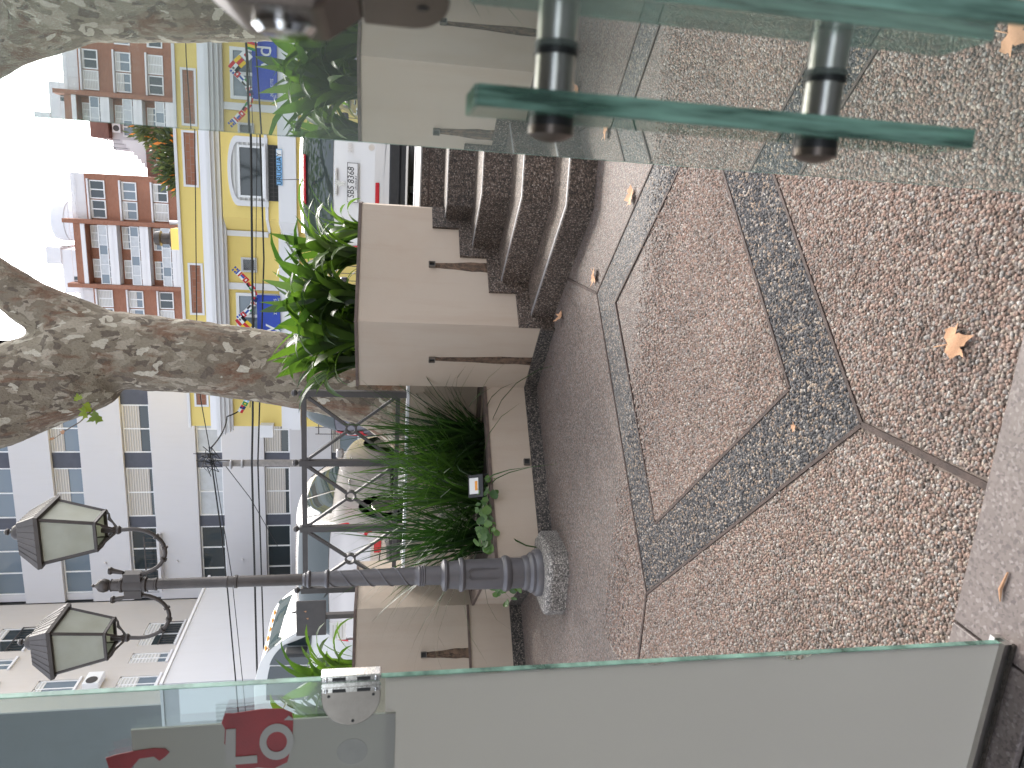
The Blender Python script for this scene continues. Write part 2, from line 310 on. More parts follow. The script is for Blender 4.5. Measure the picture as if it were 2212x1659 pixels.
def doorglass(name,lo,hi,dust,tint=(.80,.87,.84)):
    # clear glass: mirror-like at grazing angles, transparent head-on, with a thin film of dust
    m=N(name); lw=m.n('LayerWeight'); lw.inputs[0].default_value=.5; f=m.ramp(lw.outputs['Facing'],[(.0,lo),(.5,lo+.06),(.76,hi)])
    g=m.n('BsdfGlossy'); g.inputs[0].default_value=(.90,.95,.92,1); g.inputs[1].default_value=.0
    t=m.n('BsdfTransparent'); t.inputs[0].default_value=(*tint,1); x=m.n('MixShader'); m.l(f,x.inputs[0]); m.l(t.outputs[0],x.inputs[1]); m.l(g.outputs[0],x.inputs[2])
    d=m.n('BsdfDiffuse'); d.inputs[0].default_value=(.45,.50,.46,1); y=m.n('MixShader'); n=m.noise(m.pos((1,1,.4)),3,5); m.l(m.ramp(n.outputs[0],[(.3,dust*.8),(.7,dust*1.25)]),y.inputs[0]); m.l(x.outputs[0],y.inputs[1]); m.l(d.outputs[0],y.inputs[2]); m.l(y.outputs[0],m.out.inputs[0]); return m.m
M['dglass']=doorglass('door_glass',.10,.94,.21); M['pglass']=doorglass('pane_glass',.05,.5,.04,(.84,.90,.89))
def edgeglass(name,c):  # bright and dark streaks in the colour imitate highlights and reflections
    m=N(name); n=m.noise(m.pos((30,1,2.2)),6,4,.6); k=m.ramp(n.outputs[0],[(.36,tuple(x*.35 for x in c)),(.5,c),(.72,tuple(min(1,x*1.7) for x in c))]); m.col(k); m.set(.08,0,Specular_IOR_Level=.7); t=m.n('BsdfTransparent'); t.inputs[0].default_value=(.45,.72,.62,1); x=m.n('MixShader'); x.inputs[0].default_value=.4; m.l(m.b.outputs[0],x.inputs[1]); m.l(t.outputs[0],x.inputs[2]); m.l(x.outputs[0],m.out.inputs[0]); return m.m
M['eglass']=edgeglass('glass_edge',(.30,.48,.40)); M['eglassl']=edgeglass('pale_glass_edge',(.42,.55,.49))
def frosted(name,c,fac,al=1):
    m=N(name); n=m.noise(m.pos(),2.5,5); m.col(m.ramp(n.outputs[0],[(.3,tuple(x*.93 for x in c)),(.7,c)])); m.set(.5); t=m.n('BsdfTranslucent'); t.inputs[0].default_value=(*c,1)
    x=m.n('MixShader'); x.inputs[0].default_value=fac; m.l(m.b.outputs[0],x.inputs[1]); m.l(t.outputs[0],x.inputs[2]); m.l(x.outputs[0],m.out.inputs[0]); return m.m
M['frost']=frosted('frosted_film',(.60,.565,.55),.70); M['sheet']=frosted('grey_sheet',(.52,.505,.47),.35)

# ================================================================ THE COURT
ZK=(.165,.365,.567,.768,.96)              # heights of the four treads and of the street pavement
CK=(4.28,4.71,5.17,5.56); YK=(4.32,4.72,5.17,5.66)   # diagonal (x+y) and front (y) lines of the nosings
A=(-1.49,5.53); Fp=(-.91,5.08); Ep=(-.13,5.86)       # right planter corners
AP=(-2.47,4.55); A2=(-3.45,5.53); F2=(-4.15,4.83); E2=(-5.0,5.68)
DX,DY,DI,DO=-.52,2.85,.88,1.235           # diamond in the paving
def court():
    o=MB().prism([(-7,1.2),(2.6,1.2),(2.6,6.1),(-7,6.1)],-.25,0).build('court_pavement',M['pebfar']); tag(o,kind='structure')
    # sunk mortar bed under the exposed pebbles near the door, cut in the paving pattern
    dia=lambda d:[(DX,DY-d),(DX+d,DY),(DX,DY+d),(DX-d,DY)]
    b=MB().add([(-2.6,1.2,.002),(2.6,1.2,.002),(2.6,2.9,.002),(-2.6,2.9,.002)],[(0,1,2,3)]).build('mortar_bed',M['mortar'],o)
    q_=dia(DI); o_=dia(DO); m=MB()
    for i in range(4): m.add([(*p,.003) for p in (o_[i],o_[(i+1)%4],q_[(i+1)%4],q_[i])],[(0,1,2,3)])
    m.build('dark_band',M['pebband'],o)
    j=MB(); w=.011
    for d in (DI,DO):
        p=dia(d)
        for i in range(4): j.beam((*p[i],.0045),(*p[(i+1)%4],.0045),w,.006)
    for k,(p,q) in enumerate([((DX,1.2),(DX,DY-DO)),((-7,DY),(DX-DO,DY)),((DX,DY+DO),(DX,4.79)),((DX+DO,DY),(2.6,DY))]): j.beam((*p,.005),(*q,.005),.016,.007)
    j.build('paving_joint',M['joint'],o)
    # pebbles
    pts=[]
    sp=.0086
    xs=np.arange(-2.3,.62,sp); ys=np.arange(1.205,3.9,sp*.92)
    X,Y=np.meshgrid(xs,ys); X=X+(np.arange(len(ys))%2)[:,None]*sp/2; X=X.ravel(); Y=Y.ravel()
    X=X+RNG.uniform(-.4,.4,X.size)*sp; Y=Y+RNG.uniform(-.4,.4,Y.size)*sp
    vis=(X>-.92*Y-.15)&(X<.30*Y+.02)                     # only where the doorway looks
    vis&=RNG.uniform(2.95,3.42,X.size)>Y                  # thin out where single pebbles can no longer be told apart
    X,Y=X[vis],Y[vis]
    d=np.abs(X-DX)+np.abs(Y-DY)
    ok=(np.abs(d-DI)>.012)&(np.abs(d-DO)>.013)&~((np.abs(X-DX)<.013)&((d>DO)))&~((np.abs(Y-DY)<.012)&(d>DO))
    X,Y,d=X[ok],Y[ok],d[ok]; band=(d>DI)&(d<DO)
    # unit pebble: a flattened cut gem
    V=[(0,0,1)]+[(math.cos(t),math.sin(t),.45) for t in [k*math.pi/2.5 for k in range(5)]]+[(1.05*math.cos(t),1.05*math.sin(t),-.5) for t in [(k+.5)*math.pi/2.5 for k in range(5)]]
    T=[(0,1+k,1+(k+1)%5) for k in range(5)]+[(1+k,6+k,1+(k+1)%5) for k in range(5)]+[(1+(k+1)%5,6+k,6+(k+1)%5) for k in range(5)]
    V=np.array(V); T=np.array(T)
    for nm,mk,mt in (('pebble_stones',~band,M['peb']),('dark_pebble_stones',band,M['pebd'])):
        x,y=X[mk],Y[mk]; n=x.size; r=RNG.uniform(.0032,.0058,n)
        vv=np.repeat(V[None],n,0)*(1+RNG.uniform(-.22,.22,(n,V.shape[0],3)))
        el=RNG.uniform(.72,1.0,n); vv[:,:,1]*=el[:,None]; vv[:,:,2]*=RNG.uniform(.45,.75,n)[:,None]
        th=RNG.uniform(0,6.283,n); c,s=np.cos(th)[:,None],np.sin(th)[:,None]
        tx=RNG.uniform(-.35,.35,(n,1)); ty=RNG.uniform(-.35,.35,(n,1))
        px=vv[:,:,0]*c-vv[:,:,1]*s; py=vv[:,:,0]*s+vv[:,:,1]*c; pz=vv[:,:,2]+tx*px+ty*py
        P=np.stack([px*r[:,None]+x[:,None],py*r[:,None]+y[:,None],pz*r[:,None]+.0035+RNG.uniform(-.001,.0012,(n,1))],-1).reshape(-1,3)
        I=(T[None]+(np.arange(n)*V.shape[0])[:,None,None]).reshape(-1,3)
        me=bpy.data.meshes.new(nm); me.vertices.add(len(P)); me.vertices.foreach_set('co',P.ravel().astype(np.float32)); me.loops.add(I.size); me.loops.foreach_set('vertex_index',I.ravel().astype(np.int32)); me.polygons.add(len(I)); me.polygons.foreach_set('loop_start',np.arange(0,I.size,3,dtype=np.int32)); me.update(calc_edges=True); me.materials.append(mt)
        q=bpy.data.objects.new(nm,me); COL.objects.link(q); q.parent=o; q['kind']='stuff'
    # granite sill, lobby floor
    s=MB()
    for x0,x1 in ((-3.2,-.835),(-.829,.35),(.356,2.6)): s.box(x0,x1,.99,1.2,-.1,.012)
    tag(s.build('granite_sill',M['granite'],bevel=.003),kind='structure')
    tag(MB().box(-4,3,-3,.984,-.12,0).build('lobby_floor',M['granited']),kind='structure')
court()
def lobby():
    tag(MB().box(-4,3,-2.6,.985,2.62,2.9).build('lobby_ceiling',M['lob']),kind='structure')
    m=MB(); m.box(.42,3.0,.99,1.15,.012,2.62); m.box(-4,-2.3,.99,1.15,.012,2.62); m.box(-4,3,.99,1.15,2.62,3.3)
    tag(m.build('lobby_wall',M['lob']),kind='structure')
lobby()
def steps():
    t=thing('court_steps','five pebble-faced steps with metal nosings rising beside the beige planter','steps',(.6,4.8,0))
    R=2.6; wl_=lambda c:((c-5.98)/2,(c+5.98)/2)
    z0=0
    for k in range(4):
        c,y=CK[k],YK[k]; L=wl_(c); B=(c-y,y)
        MB().prism([L,B,(R,y),(R,6.12),(.14,6.12),Ep],z0,ZK[k],bottom=False).build('step',M['pebstep'],t,bevel=.006)
        m=MB(); zz=ZK[k]
        off=.02; d=Vector((S2,-S2)); n=Vector((S2,S2))
        def strip(m,o0,w,h,lift):
            p=Vector(L)+n*o0-d*.0; q=Vector(B)+n*o0*1.0; q2=Vector((B[0]+o0*.414*0+.0,B[1]+o0)); bq=Vector((B[0]+o0*.41,B[1]+o0)); 
            m.prism([p,bq,Vector((bq.x+w*.41,bq.y+w)),p+n*w],zz-.002,zz+lift)
            m.prism([bq,(R,B[1]+o0),(R,B[1]+o0+w),(bq.x+w*.41,bq.y+w)],zz-.002,zz+lift)
        strip(m,.010,.014,0,.004); strip(m,.030,.007,0,.003)
        m.build('nosing',M['nosing'],t)
        z0=ZK[k]
    # dark expansion joint in the last riser
    MB().box(-.125,R,6.104,6.119,.76,.945).build('top_riser',M['pebstep'],t); MB().box(-.1,R,6.1005,6.1035,.88,.892).build('joint_strip',M['joint'],t)
    # stepped pebble skirting against the planter
    m=MB(); d=Vector((S2,S2)); n=Vector((S2,-S2))
    ts=[0]+[(Vector(wl_(c))-Vector(Fp)).dot(d) for c in CK]+[1.12]
    zs=(0,)+ZK
    for k in range(0,5):
        a=ts[k]-.09 if k else -.02; b=(ts[k+1]-.09) if k<4 else 1.1
        if k==0: a=-.03
        p=Vector(Fp)+d*a; q=Vector(Fp)+d*b
        m.prism([p,q,q+n*.022,p+n*.022],0,zs[k]+.10)
    m.build('stepped_skirting',M['pebstep'],t)
steps()
def planter(name,label,poly,z1,soilz,loc,coping=True,skirt=None,skh=.1):
    t=thing(name,label,'planter',loc); n=len(poly)
    ar=sum(poly[i][0]*poly[(i+1)%n][1]-poly[(i+1)%n][0]*poly[i][1] for i in range(n)); 
    if ar<0: poly=poly[::-1]
    m=MB(); c=MB()
    cx=sum(p[0] for p in poly)/n; cy=sum(p[1] for p in poly)/n
    def inset(d):
        out=[]
        for i in range(n):
            p0,p1,p2=Vector(poly[i-1]),Vector(poly[i]),Vector(poly[(i+1)%n]); a=(p1-p0).normalized(); b=(p2-p1).normalized(); na=Vector((-a.y,a.x)); nb=Vector((-b.y,b.x)); v=(na+nb); v/=max(.3,v.dot(na)); out.append(p1+v*d)
        return out
    i1=inset(.085); o1=inset(-.008); i2=inset(.1)
    for i in range(n):
        j=(i+1)%n
        m.prism([poly[i],poly[j],i1[j],i1[i]],0,z1-.02); c.prism([o1[i],o1[j],i2[j],i2[i]],z1-.022,z1)
    m.build('wall',M['beige'],t,bevel=.006)
    if coping: c.build('coping',M['coping'],t)
    MB().prism(inset(.08),.0,soilz).build('soil',M['soil'],t)
    if skirt:
        s=MB()
        for p,q in skirt: s.wall(Vector(q),Vector(p),.02,0,skh)
        s.build('skirting',M['pebskirt'],t)
    return t
PR=planter('tall_planter','tall beige rendered planter wall with drain stains beside the steps',[A,Fp,Ep,(-.13,6.35),(-1.49,6.35)],1.43,1.37,(-.9,5.7,0),skirt=[(A,Fp)])
PL=planter('low_planter','low pointed beige planter holding grass behind the street lamp',[AP,A,(-1.49,5.87),(-3.45,5.87),A2],.43,.39,(-2.47,5.2,0),skirt=[(AP,A),(A2,AP)])
PF=planter('tall_planter','tall beige planter wall with ledge on the left of the lamp',[A2,(-3.45,6.35),(-7.2,6.35),(-7.2,5.68),E2,F2],1.43,1.37,(-4.2,5.6,0),skirt=[(F2,A2)])
# back wall under the railing
def backwall():
    t=thing('rendered_wall','beige wall under the iron railing behind the grass','wall',(-2.5,5.95,0))
    MB().box(-3.44,-1.50,5.88,6.05,0,1.0).build('wall',M['beige'],t,bevel=.004)
    MB().box(-3.44,-1.50,5.872,6.06,1.0,1.022).build('coping',M['trim'],t)
backwall()
# ledge on the left planter
d=Vector((-S2,-S2)); n=Vector((S2,-S2))
m=MB(); p=Vector(A2); q=Vector(F2); m.prism([p,q,q+n*.012,p+n*.012],.455,.475); m.build('ledge',M['coping'],PF)
def drain(t,p,n,z,L,w0,w1,a=.022):
    # a square pipe stub in the wall with a rusty run below
    p=Vector((p[0],p[1],z)); n=Vector((n[0],n[1],0)); s=Vector((-n.y,n.x,0))
    m=MB()
    for i,j,w,h in ((-1,0,.005,a*2),(1,0,.005,a*2),(0,-1,a*2,.005),(0,1,a*2,.005)):
        c=p+s*i*a+Vector((0,0,j*a)); m.beam(c-n*.01,c+n*.022,w,h)
    m.build('drain_pipe',M['pipe'],t)
    MB().extr([(-a,-a),(a,-a),(a,a),(-a,a)],p+n*.002,s,(0,0,1),n,.003).build('drain_hole',M['black'],t)
    if L:
        poly=[(-w0,-a)]+[(-w0-(w1-w0)*k/6*(1+.25*math.sin(k*2.1)),-a-L*k/6) for k in range(1,7)]+[(w0+(w1-w0)*k/6*(1+.25*math.cos(k*1.7)),-a-L*k/6) for k in range(6,0,-1)]+[(w0,-a)]
        MB().extr(poly,p+n*.0008,s,(0,0,1),n,.0012).build('water_stain',M['stain'],t)
drain(PR,(-.536,5.454),(S2,-S2),.88,.41,.022,.05); drain(PR,(-1.22,5.3205),(-.613,-.79),.865,.76,.02,.05)
drain(PL,(-1.955,5.065),(S2,-S2),.135,0,0,0); drain(PF,(-3.73,5.25),(S2,-S2),.85,.37,.022,.045)
# ---------------------------------------------------------------- railing
def railing():
    t=thing('iron_railing','dark grey iron railing with crossed bars and ring centres on the back wall','railing',(-2.6,5.95,1.02)); y=5.95
    xs=(-1.68,-2.295,-2.905,-3.50)
    for x in xs:
        p=MB().box(x-.026,x+.026,y-.026,y+.026,1.02,1.905).build('post',M['iron'],t,bevel=.003)
        MB().lathe([(.012,1.905),(.012,1.915),(.022,1.92),(.029,1.938),(.022,1.957),(.001,1.966)],(x,y,0),14).build('finial',M['iron'],p)
    for i in range(3):
        a,b=xs[i+1]+.026,xs[i]-.026
        MB().box(a,b,y-.02,y+.02,1.845,1.885).build('top_rail',M['iron'],t); MB().box(a,b,y-.018,y+.018,1.075,1.112).build('bottom_rail',M['iron'],t)
        z0,z1=1.112,1.845; c=Vector(((a+b)/2,y,(z0+z1)/2)); u=c.copy(); R=.043
        for sx in (-1,1):
            for sz in (-1,1):
                e=Vector((c.x+sx*(b-a)/2,y,c.z+sz*(z1-z0)/2)); d=(e-c).normalized(); MB().beam(c+d*R,e,.022,.034,up=(0,1,0)).build('cross_bar',M['iron'],t)
        m=MB(); k=18
        for j in range(k):
            t0,t1=2*math.pi*j/k,2*math.pi*(j+1)/k
            q=[Vector((c.x+r*math.cos(t_),yy,c.z+r*math.sin(t_))) for yy in (y-.022,y+.022) for t_ in (t0,t1) for r in (R-.010,R+.006)]
            m.add(q,[(0,1,3,2),(4,6,7,5),(1,5,7,3),(0,2,6,4)])
        m.build('ring',M['iron'],t)
railing()
# ---------------------------------------------------------------- street lamp
LX,LY=-2.5,4.38
def lamp():
    t=thing('street_lamp','grey cast-iron street lamp with two lanterns on curved arms','lamp',(LX,LY,0)); kz=lambda z:EYE+(z-EYE)*1.057
    # pebble block
    o=[]
    for r,h in ((.285,0),(.285,.112),(.255,.14)):
        o.append([(LX+r*math.cos(a)*(1 if i%2 else 1),LY+r*math.sin(a),h) for i,a in enumerate([rad(-90-33),rad(-90+33),rad(-33),rad(33),rad(57),rad(123),rad(147),rad(213)])])
    m=MB()
    for i in range(2):
        for k in range(8): m.add([o[i][k],o[i][(k+1)%8],o[i+1][(k+1)%8],o[i+1][k]],[(0,1,2,3)])
    m.add(o[2],[tuple(range(8))]); m.build('pebble_base',M['pebblock'],t,bevel=.012)
    C=(LX,LY,0)
    MB().lathe([(.158,.14),(.160,.165),(.150,.185),(.138,.188),(.138,.205),(.125,.222),(.118,.226),(.118,.25),(.112,.262),(.103,.266),(.103,.345),(.112,.352),(.120,.368),(.122,.385),(.112,.402),(.104,.408)],C,32).build('foot',M['lampgrey'],t)
    MB().lathe([(.104,.406),(.099,.66),(.110,.668),(.115,.682),(.110,.698),(.096,.704),(.090,.770),(.096,.778),(.106,.788),(.106,.802),(.094,.812),(.075,.818),(.064,.822)],C,32).build('lower_shaft',M['lampgrey'],t)
    MB().lathe([(.064,.82),(.061,.925),(.068,.93),(.068,.937),(.063,.941),(.068,.945),(.068,.952),(.063,.956),(.068,.960),(.068,.968),(.062,.975),(.059,1.0)],C,32).build('fluted_neck',M['lampgrey'],t)
    z0,z1=1.0,1.55
    MB().lathe([(.059,z0),(.049,z1)],C,32).build('spiral_shaft',M['lampgrey'],t)
    m=MB()
    for ph in (0,math.pi):
        m.tube([(LX+(.059-.010*k/60)*math.cos(ph+k*.235),LY+(.059-.010*k/60)*math.sin(ph+k*.235),z0+(z1-z0)*k/60) for k in range(61)],.0055,6)
    m.build('spiral_rib',M['lampgrey'],t)
    MB().lathe([(.049,1.55),(.057,1.555),(.061,1.565),(.057,1.575),(.050,1.58),(.047,1.60),(.045,1.665),(.052,1.67),(.058,1.68),(.052,1.69),(.045,1.695),(.047,1.705),(.041,1.71),(.037,1.72)],C,28).build('collar',M['lampgrey'],t)
    MB().lathe([(.037,1.72),(.0355,2.12),(.042,2.125),(.042,2.14),(.036,2.145),(.035,2.18),(.039,2.183),(.034,2.2),(.032,2.6),(.040,2.605),(.040,2.615),(.034,2.62)],C,24).build('upper_shaft',M['lampbrown'],t)
    MB().lathe([(.036,2.62),(.036,2.66),(.047,2.668),(.047,2.685),(.040,2.69),(.040,2.80),(.046,2.806),(.046,2.818),(.038,2.823),(.036,2.865),(.040,2.87),(.030,2.876)],C,20).build('cross_head',M['lampbrown'],t)
    MB().lathe([(.02,2.876),(.036,2.89),(.043,2.915),(.036,2.94),(.014,2.958),(.008,2.97),(.011,2.976),(.001,2.99)],C,16).build('finial',M['lampbrown'],t)
    for s in (-1,1):
        ax=LX+s*.375
        m=MB(); m.beam((LX+s*.03,LY,2.745),(LX+s*.085,LY,2.745),.055,.10)
        m.tube([(LX+s*.07,LY,2.76),(LX+s*.085,LY,2.80),(LX+s*.10,LY,2.86)],[.016,.012,.017],10); m.lathe([(.018,2.855),(.024,2.868),(.02,2.88),(.002,2.886)],(LX+s*.10,LY,0),10)
        m.build('arm_socket',M['lampbrown'],t)
        pts=[]
        for k in range(17):
            a=rad(200-20*0)+0; u=k/16; ang=rad(195)+u*rad(165); pts.append((LX+s*(.225-.0+.155*math.cos(ang)*1.0),LY,2.735+.165*math.sin(ang)*1.15))
        pts=[(LX+s*.07,LY,2.75)]+pts+[(ax,LY,2.80)]
        m=MB(); m.tube(pts,[.0125]*len(pts),10)
        for i in (6,9,12): m.tube([pts[i],[(a+b)/2 for a,b in zip(pts[i],pts[i+1])]],.020,10)
        m.build('curved_arm',M['lampbrown'],t)
        # lantern
        cz=2.86
        L=MB(); L.lathe([(.018,2.79),(.026,2.80),(.026,2.81),(.018,2.82),(.024,2.83),(.018,2.84),(.015,2.90)],(ax,LY,0),12)
        b,tp=.088,.140; zb,zt=2.905,3.185
        cor=lambda h,z:[Vector((ax+i*h,LY+j*h,z)) for i,j in ((-1,-1),(1,-1),(1,1),(-1,1))]
        cb,ct=cor(b,zb),cor(tp,zt)
        for k in range(4):
            L.beam(cb[k],ct[k],.016,.016); L.beam(cb[k],cb[(k+1)%4],.016,.016); L.beam(ct[k],ct[(k+1)%4],.018,.018)
            q=cb[k]; dd=Vector((ax,LY,0))-Vector((q.x,q.y,0))
            L.tube([q+Vector((0,0,-.005)),q+dd*.18+Vector((0,0,-.028)),q+dd*.42+Vector((0,0,-.035)),q+dd*.62+Vector((0,0,-.062)),q+dd*.85+Vector((0,0,-.085))],[.009,.006,.010,.006,.008],7); L.lathe([(.001,zb-.018),(.011,zb-.01),(.011,zb),(.002,zb+.006)],(q.x,q.y,0),8)
        lan=L.build('lantern_frame',M['lampbrown'],t)
        for k in range(4):
            i=.006; P=[cb[k],cb[(k+1)%4],ct[(k+1)%4],ct[k]]; ctr=sum(P,Vector())/4; nrm=(P[1]-P[0]).cross(P[3]-P[0]).normalized()
            P=[p+(ctr-p)*.06 for p in P]; MB().add(P+[p-nrm*.004 for p in P],[(0,1,2,3),(7,6,5,4),(0,4,5,1),(1,5,6,2),(2,6,7,3),(3,7,4,0)]).build('pane',M['lglass'],lan)
        rf=MB(); e=cor(.162,3.178); e1=cor(.166,3.198); mid=cor(.133,3.258); top=cor(.098,3.322)
        for lo,hi in ((e,e1),(e1,mid),(mid,top)):
            for k in range(4): rf.add([lo[k],lo[(k+1)%4],hi[(k+1)%4],hi[k]],[(0,1,2,3)])
        rf.add(top,[(0,1,2,3)]); rf.add(e,[(3,2,1,0)])
        for k in range(4):
            for j in range(1,7):
                f=j/7; lo=e1[k].lerp(e1[(k+1)%4],f); m_=mid[k].lerp(mid[(k+1)%4],f); hi=top[k].lerp(top[(k+1)%4],f); rf.tube([lo,m_,hi],.0028,5)
        rf=rf.build('lantern_roof',M['lampbrown'],t)
        MB().lathe([(.050,3.318),(.072,3.324),(.074,3.332),(.050,3.342),(.048,3.366),(.036,3.384),(.012,3.392),(.010,3.404),(.019,3.412),(.019,3.424),(.008,3.434),(.001,3.438)],(ax,LY,0),18).build('roof_cap',M['lampbrown'],rf)
    # inspection door frame on the lower shaft, facing the court
    a=rad(-60); n=Vector((math.cos(a),math.sin(a),0)); s=Vector((-n.y,n.x,0)); pc=Vector((LX,LY,.535))+n*.099
    m=MB()
    for w,h,th in ((.036,.112,.006),(.029,.103,.008)):
        oct_=[(-w,-h+.02),(-w+.018,-h),(w-.018,-h),(w,-h+.02),(w,h-.02),(w-.018,h),(-w+.018,h),(-w,h-.02)]
        for i in range(8): p,q=oct_[i],oct_[(i+1)%8]; m.beam(pc+s*p[0]+Vector((0,0,p[1]))+n*(.004-abs(p[0])*.18),pc+s*q[0]+Vector((0,0,q[1]))+n*(.004-abs(q[0])*.18),.004,th,up=n)
    m.build('inspection_panel',M['lampgrey'],t)
lamp()
# ---------------------------------------------------------------- plants
def strap_mesh(i,L,w,droop,twist):
    m=MB(); n=9
    def P(u,v):
        s=u*L; a=rad(78)-droop*u**1.6; 
        # integrate the arch
        x=z=0; k=14
        for j in range(k):
            uu=u*(j+.5)/k; aa=rad(80)-droop*uu**1.5; x+=math.cos(aa)*L*u/k; z+=math.sin(aa)*L*u/k
        ww=w*(.55+.45*math.sin(min(1,u*1.9)*math.pi/2))*(1-max(0,(u-.55)/.45)**2.2); q=(v-.5)*2
        tw=twist*u; fold=.22*abs(q)*ww
        return (x-fold*math.sin(aa)*0,q*ww*math.cos(tw),z+fold+q*ww*math.sin(tw))
    m.grid(P,n,4)
    return m.mesh('leaf_blade',M['strap'],fix=False)
STRAPS=[strap_mesh(0,.74,.034,rad(55),.2),strap_mesh(1,.82,.038,rad(95),-.3),strap_mesh(2,.70,.036,rad(30),.3),strap_mesh(3,.86,.04,rad(125),.4),strap_mesh(4,.62,.032,rad(150),-.2),strap_mesh(5,.78,.042,rad(75),-.5)]
def strap_plant(x,y,z,n,label,sc,seed):
    rng=random.Random(seed); t=thing('strap_leaf_plant',label,'plant',(x,y,z),'strap-leaf plants in the tall planters')
    for k in range(n):
        u=k/n; me=STRAPS[(0,2,5,1,3,4)[min(5,int(u*6))] if rng.random()<.6 else rng.randrange(6)]
        s=sc*rng.uniform(.78,1.32); inst('leaf',me,t,(rng.uniform(-.05,.05),rng.uniform(-.05,.05),rng.uniform(-.02,.02)),(rng.uniform(-.25,.25),rng.uniform(-.35,.35)*(.4+u),k*2.39996+rng.uniform(-.3,.3)),(s,s*rng.uniform(.85,1.2),s))
    return t
PZ=1.38
for i,(x,y,n,sc,lab) in enumerate([(-1.36,5.86,36,.86,'strap-leaf plant overhanging the railing end of the right planter'),(-1.1,5.52,38,.84,'strap-leaf plant over the front corner drain of the right planter'),(-.98,5.95,30,.9,'strap-leaf plant behind the others in the middle of the right planter'),
    (-.78,5.50,40,.88,'strap-leaf plant above the fold in the right planter wall'),(-.52,5.74,34,.80,'strap-leaf plant over the stair drain of the right planter'),(-.33,6.02,18,.66,'small strap-leaf plant at the street end of the right planter')]):
    strap_plant(x,y,PZ,n,lab,sc,i+3)
for i,(x,y,n,sc,lab) in enumerate([(-3.95,5.35,26,.80,'strap-leaf plant above the ledge of the left planter'),(-4.25,5.15,24,.85,'strap-leaf plant just beside the glass hinge'),(-4.62,5.62,24,.85,'strap-leaf plant seen through the left glass pane'),(-4.15,5.75,18,.7,'strap-leaf plant below the grey sign board')]):
    strap_plant(x,y,PZ,n,lab,sc,i+40)
def grass_clump(x,y,z,n,label,H,seed,spread=.75):
    rng=random.Random(seed); t=thing('grass_clump',label,'plant',(x,y,z)); m=MB()
    for k in range(n):
        az=rng.uniform(0,2*math.pi); L=H*rng.uniform(.55,1.1); lean=rng.uniform(.02,1)**.9*spread*(1.7 if rng.random()<.14 else 1); w=rng.uniform(.005,.0115); bx,by=rng.gauss(0,.05),rng.gauss(0,.05); dr=rng.uniform(.25,1.3)*(.4+lean)
        d=Vector((math.cos(az),math.sin(az),0)); s=Vector((-d.y,d.x,0)); p=Vector((bx,by,0)); rows=[]
        for j in range(7):
            u=j/6; a=lean*.9+dr*u*u; ww=w*(1-u**2.5)+.0004; rows.append((p-s*ww,p+s*ww)); p=p+(d*math.sin(a)+Vector((0,0,math.cos(a))))*L/6
        m.add([v for r in rows for v in r],[(2*j,2*j+1,2*j+3,2*j+2) for j in range(6)],0,True)
    o=m.build('blades',M['grass'],t,local=True,fix=False); o['kind']='stuff'; return t
grass_clump(-1.93,5.62,.38,150,'dark green grass clump at the wall end of the low planter',1.15,1,1.05); grass_clump(-2.33,5.30,.38,160,'green grass clump behind the floodlight',1.25,2,1.05); grass_clump(-2.72,5.35,.38,150,'grass clump behind the lamp post shaft',1.22,3,1.15); grass_clump(-2.15,5.66,.38,150,'grass clump against the wall under the middle railing post',1.1,4,.85)
def ivy(name,label,loc,spots,seed,sz):
    rng=random.Random(seed); t=thing(name,label,'plant',loc); base=Vector(loc)
    lm=MB()
    pts=[(math.cos(a)*(.5+.08*math.cos(3*a)),math.sin(a)*(.5+.06*math.cos(5*a))) for a in [2*math.pi*k/9 for k in range(9)]]
    lm.add([(0,0,-.06)]+[(p[0],p[1],.05*(p[0]**2+p[1]**2)*4) for p in pts],[(0,1+k,1+(k+1)%9) for k in range(9)],0,True); me=lm.mesh('ivy_leaf',M['ivy'],fix=False)
    st=MB()
    for (a,b,n,sp) in spots:
        a,b=Vector(a),Vector(b); st.tube([a-base,(a+b)/2-base+Vector((rng.uniform(-.03,.03),0,.03)),b-base],.0025,5)
        for k in range(n):
            p=a.lerp(b,rng.random())+Vector((rng.gauss(0,sp),rng.gauss(0,sp),rng.gauss(0,sp))); s=sz*rng.uniform(.6,1.25); inst('leaf',me,t,p-base,(rng.uniform(.3,1.4),rng.uniform(-.5,.5),rng.uniform(-.6,1.2)),(s,s,s))
    st.build('stem',M['bark'],t,local=True)
ivy('creeping_ivy','small round-leaved creeper over the low planter edge by the floodlight',(-2.3,4.8,.43),[((-2.05,4.99,.43),(-2.42,4.63,.44),46,.035),((-2.2,4.95,.46),(-2.45,4.72,.5),30,.04)],5,.062)
ivy('creeping_ivy','dark round-leaved creeper hanging behind the lamp base on the left',(-2.75,4.8,.43),[((-2.6,4.66,.45),(-2.78,4.75,.15),40,.05),((-2.7,4.75,.46),(-2.95,4.92,.2),44,.055)],6,.06)
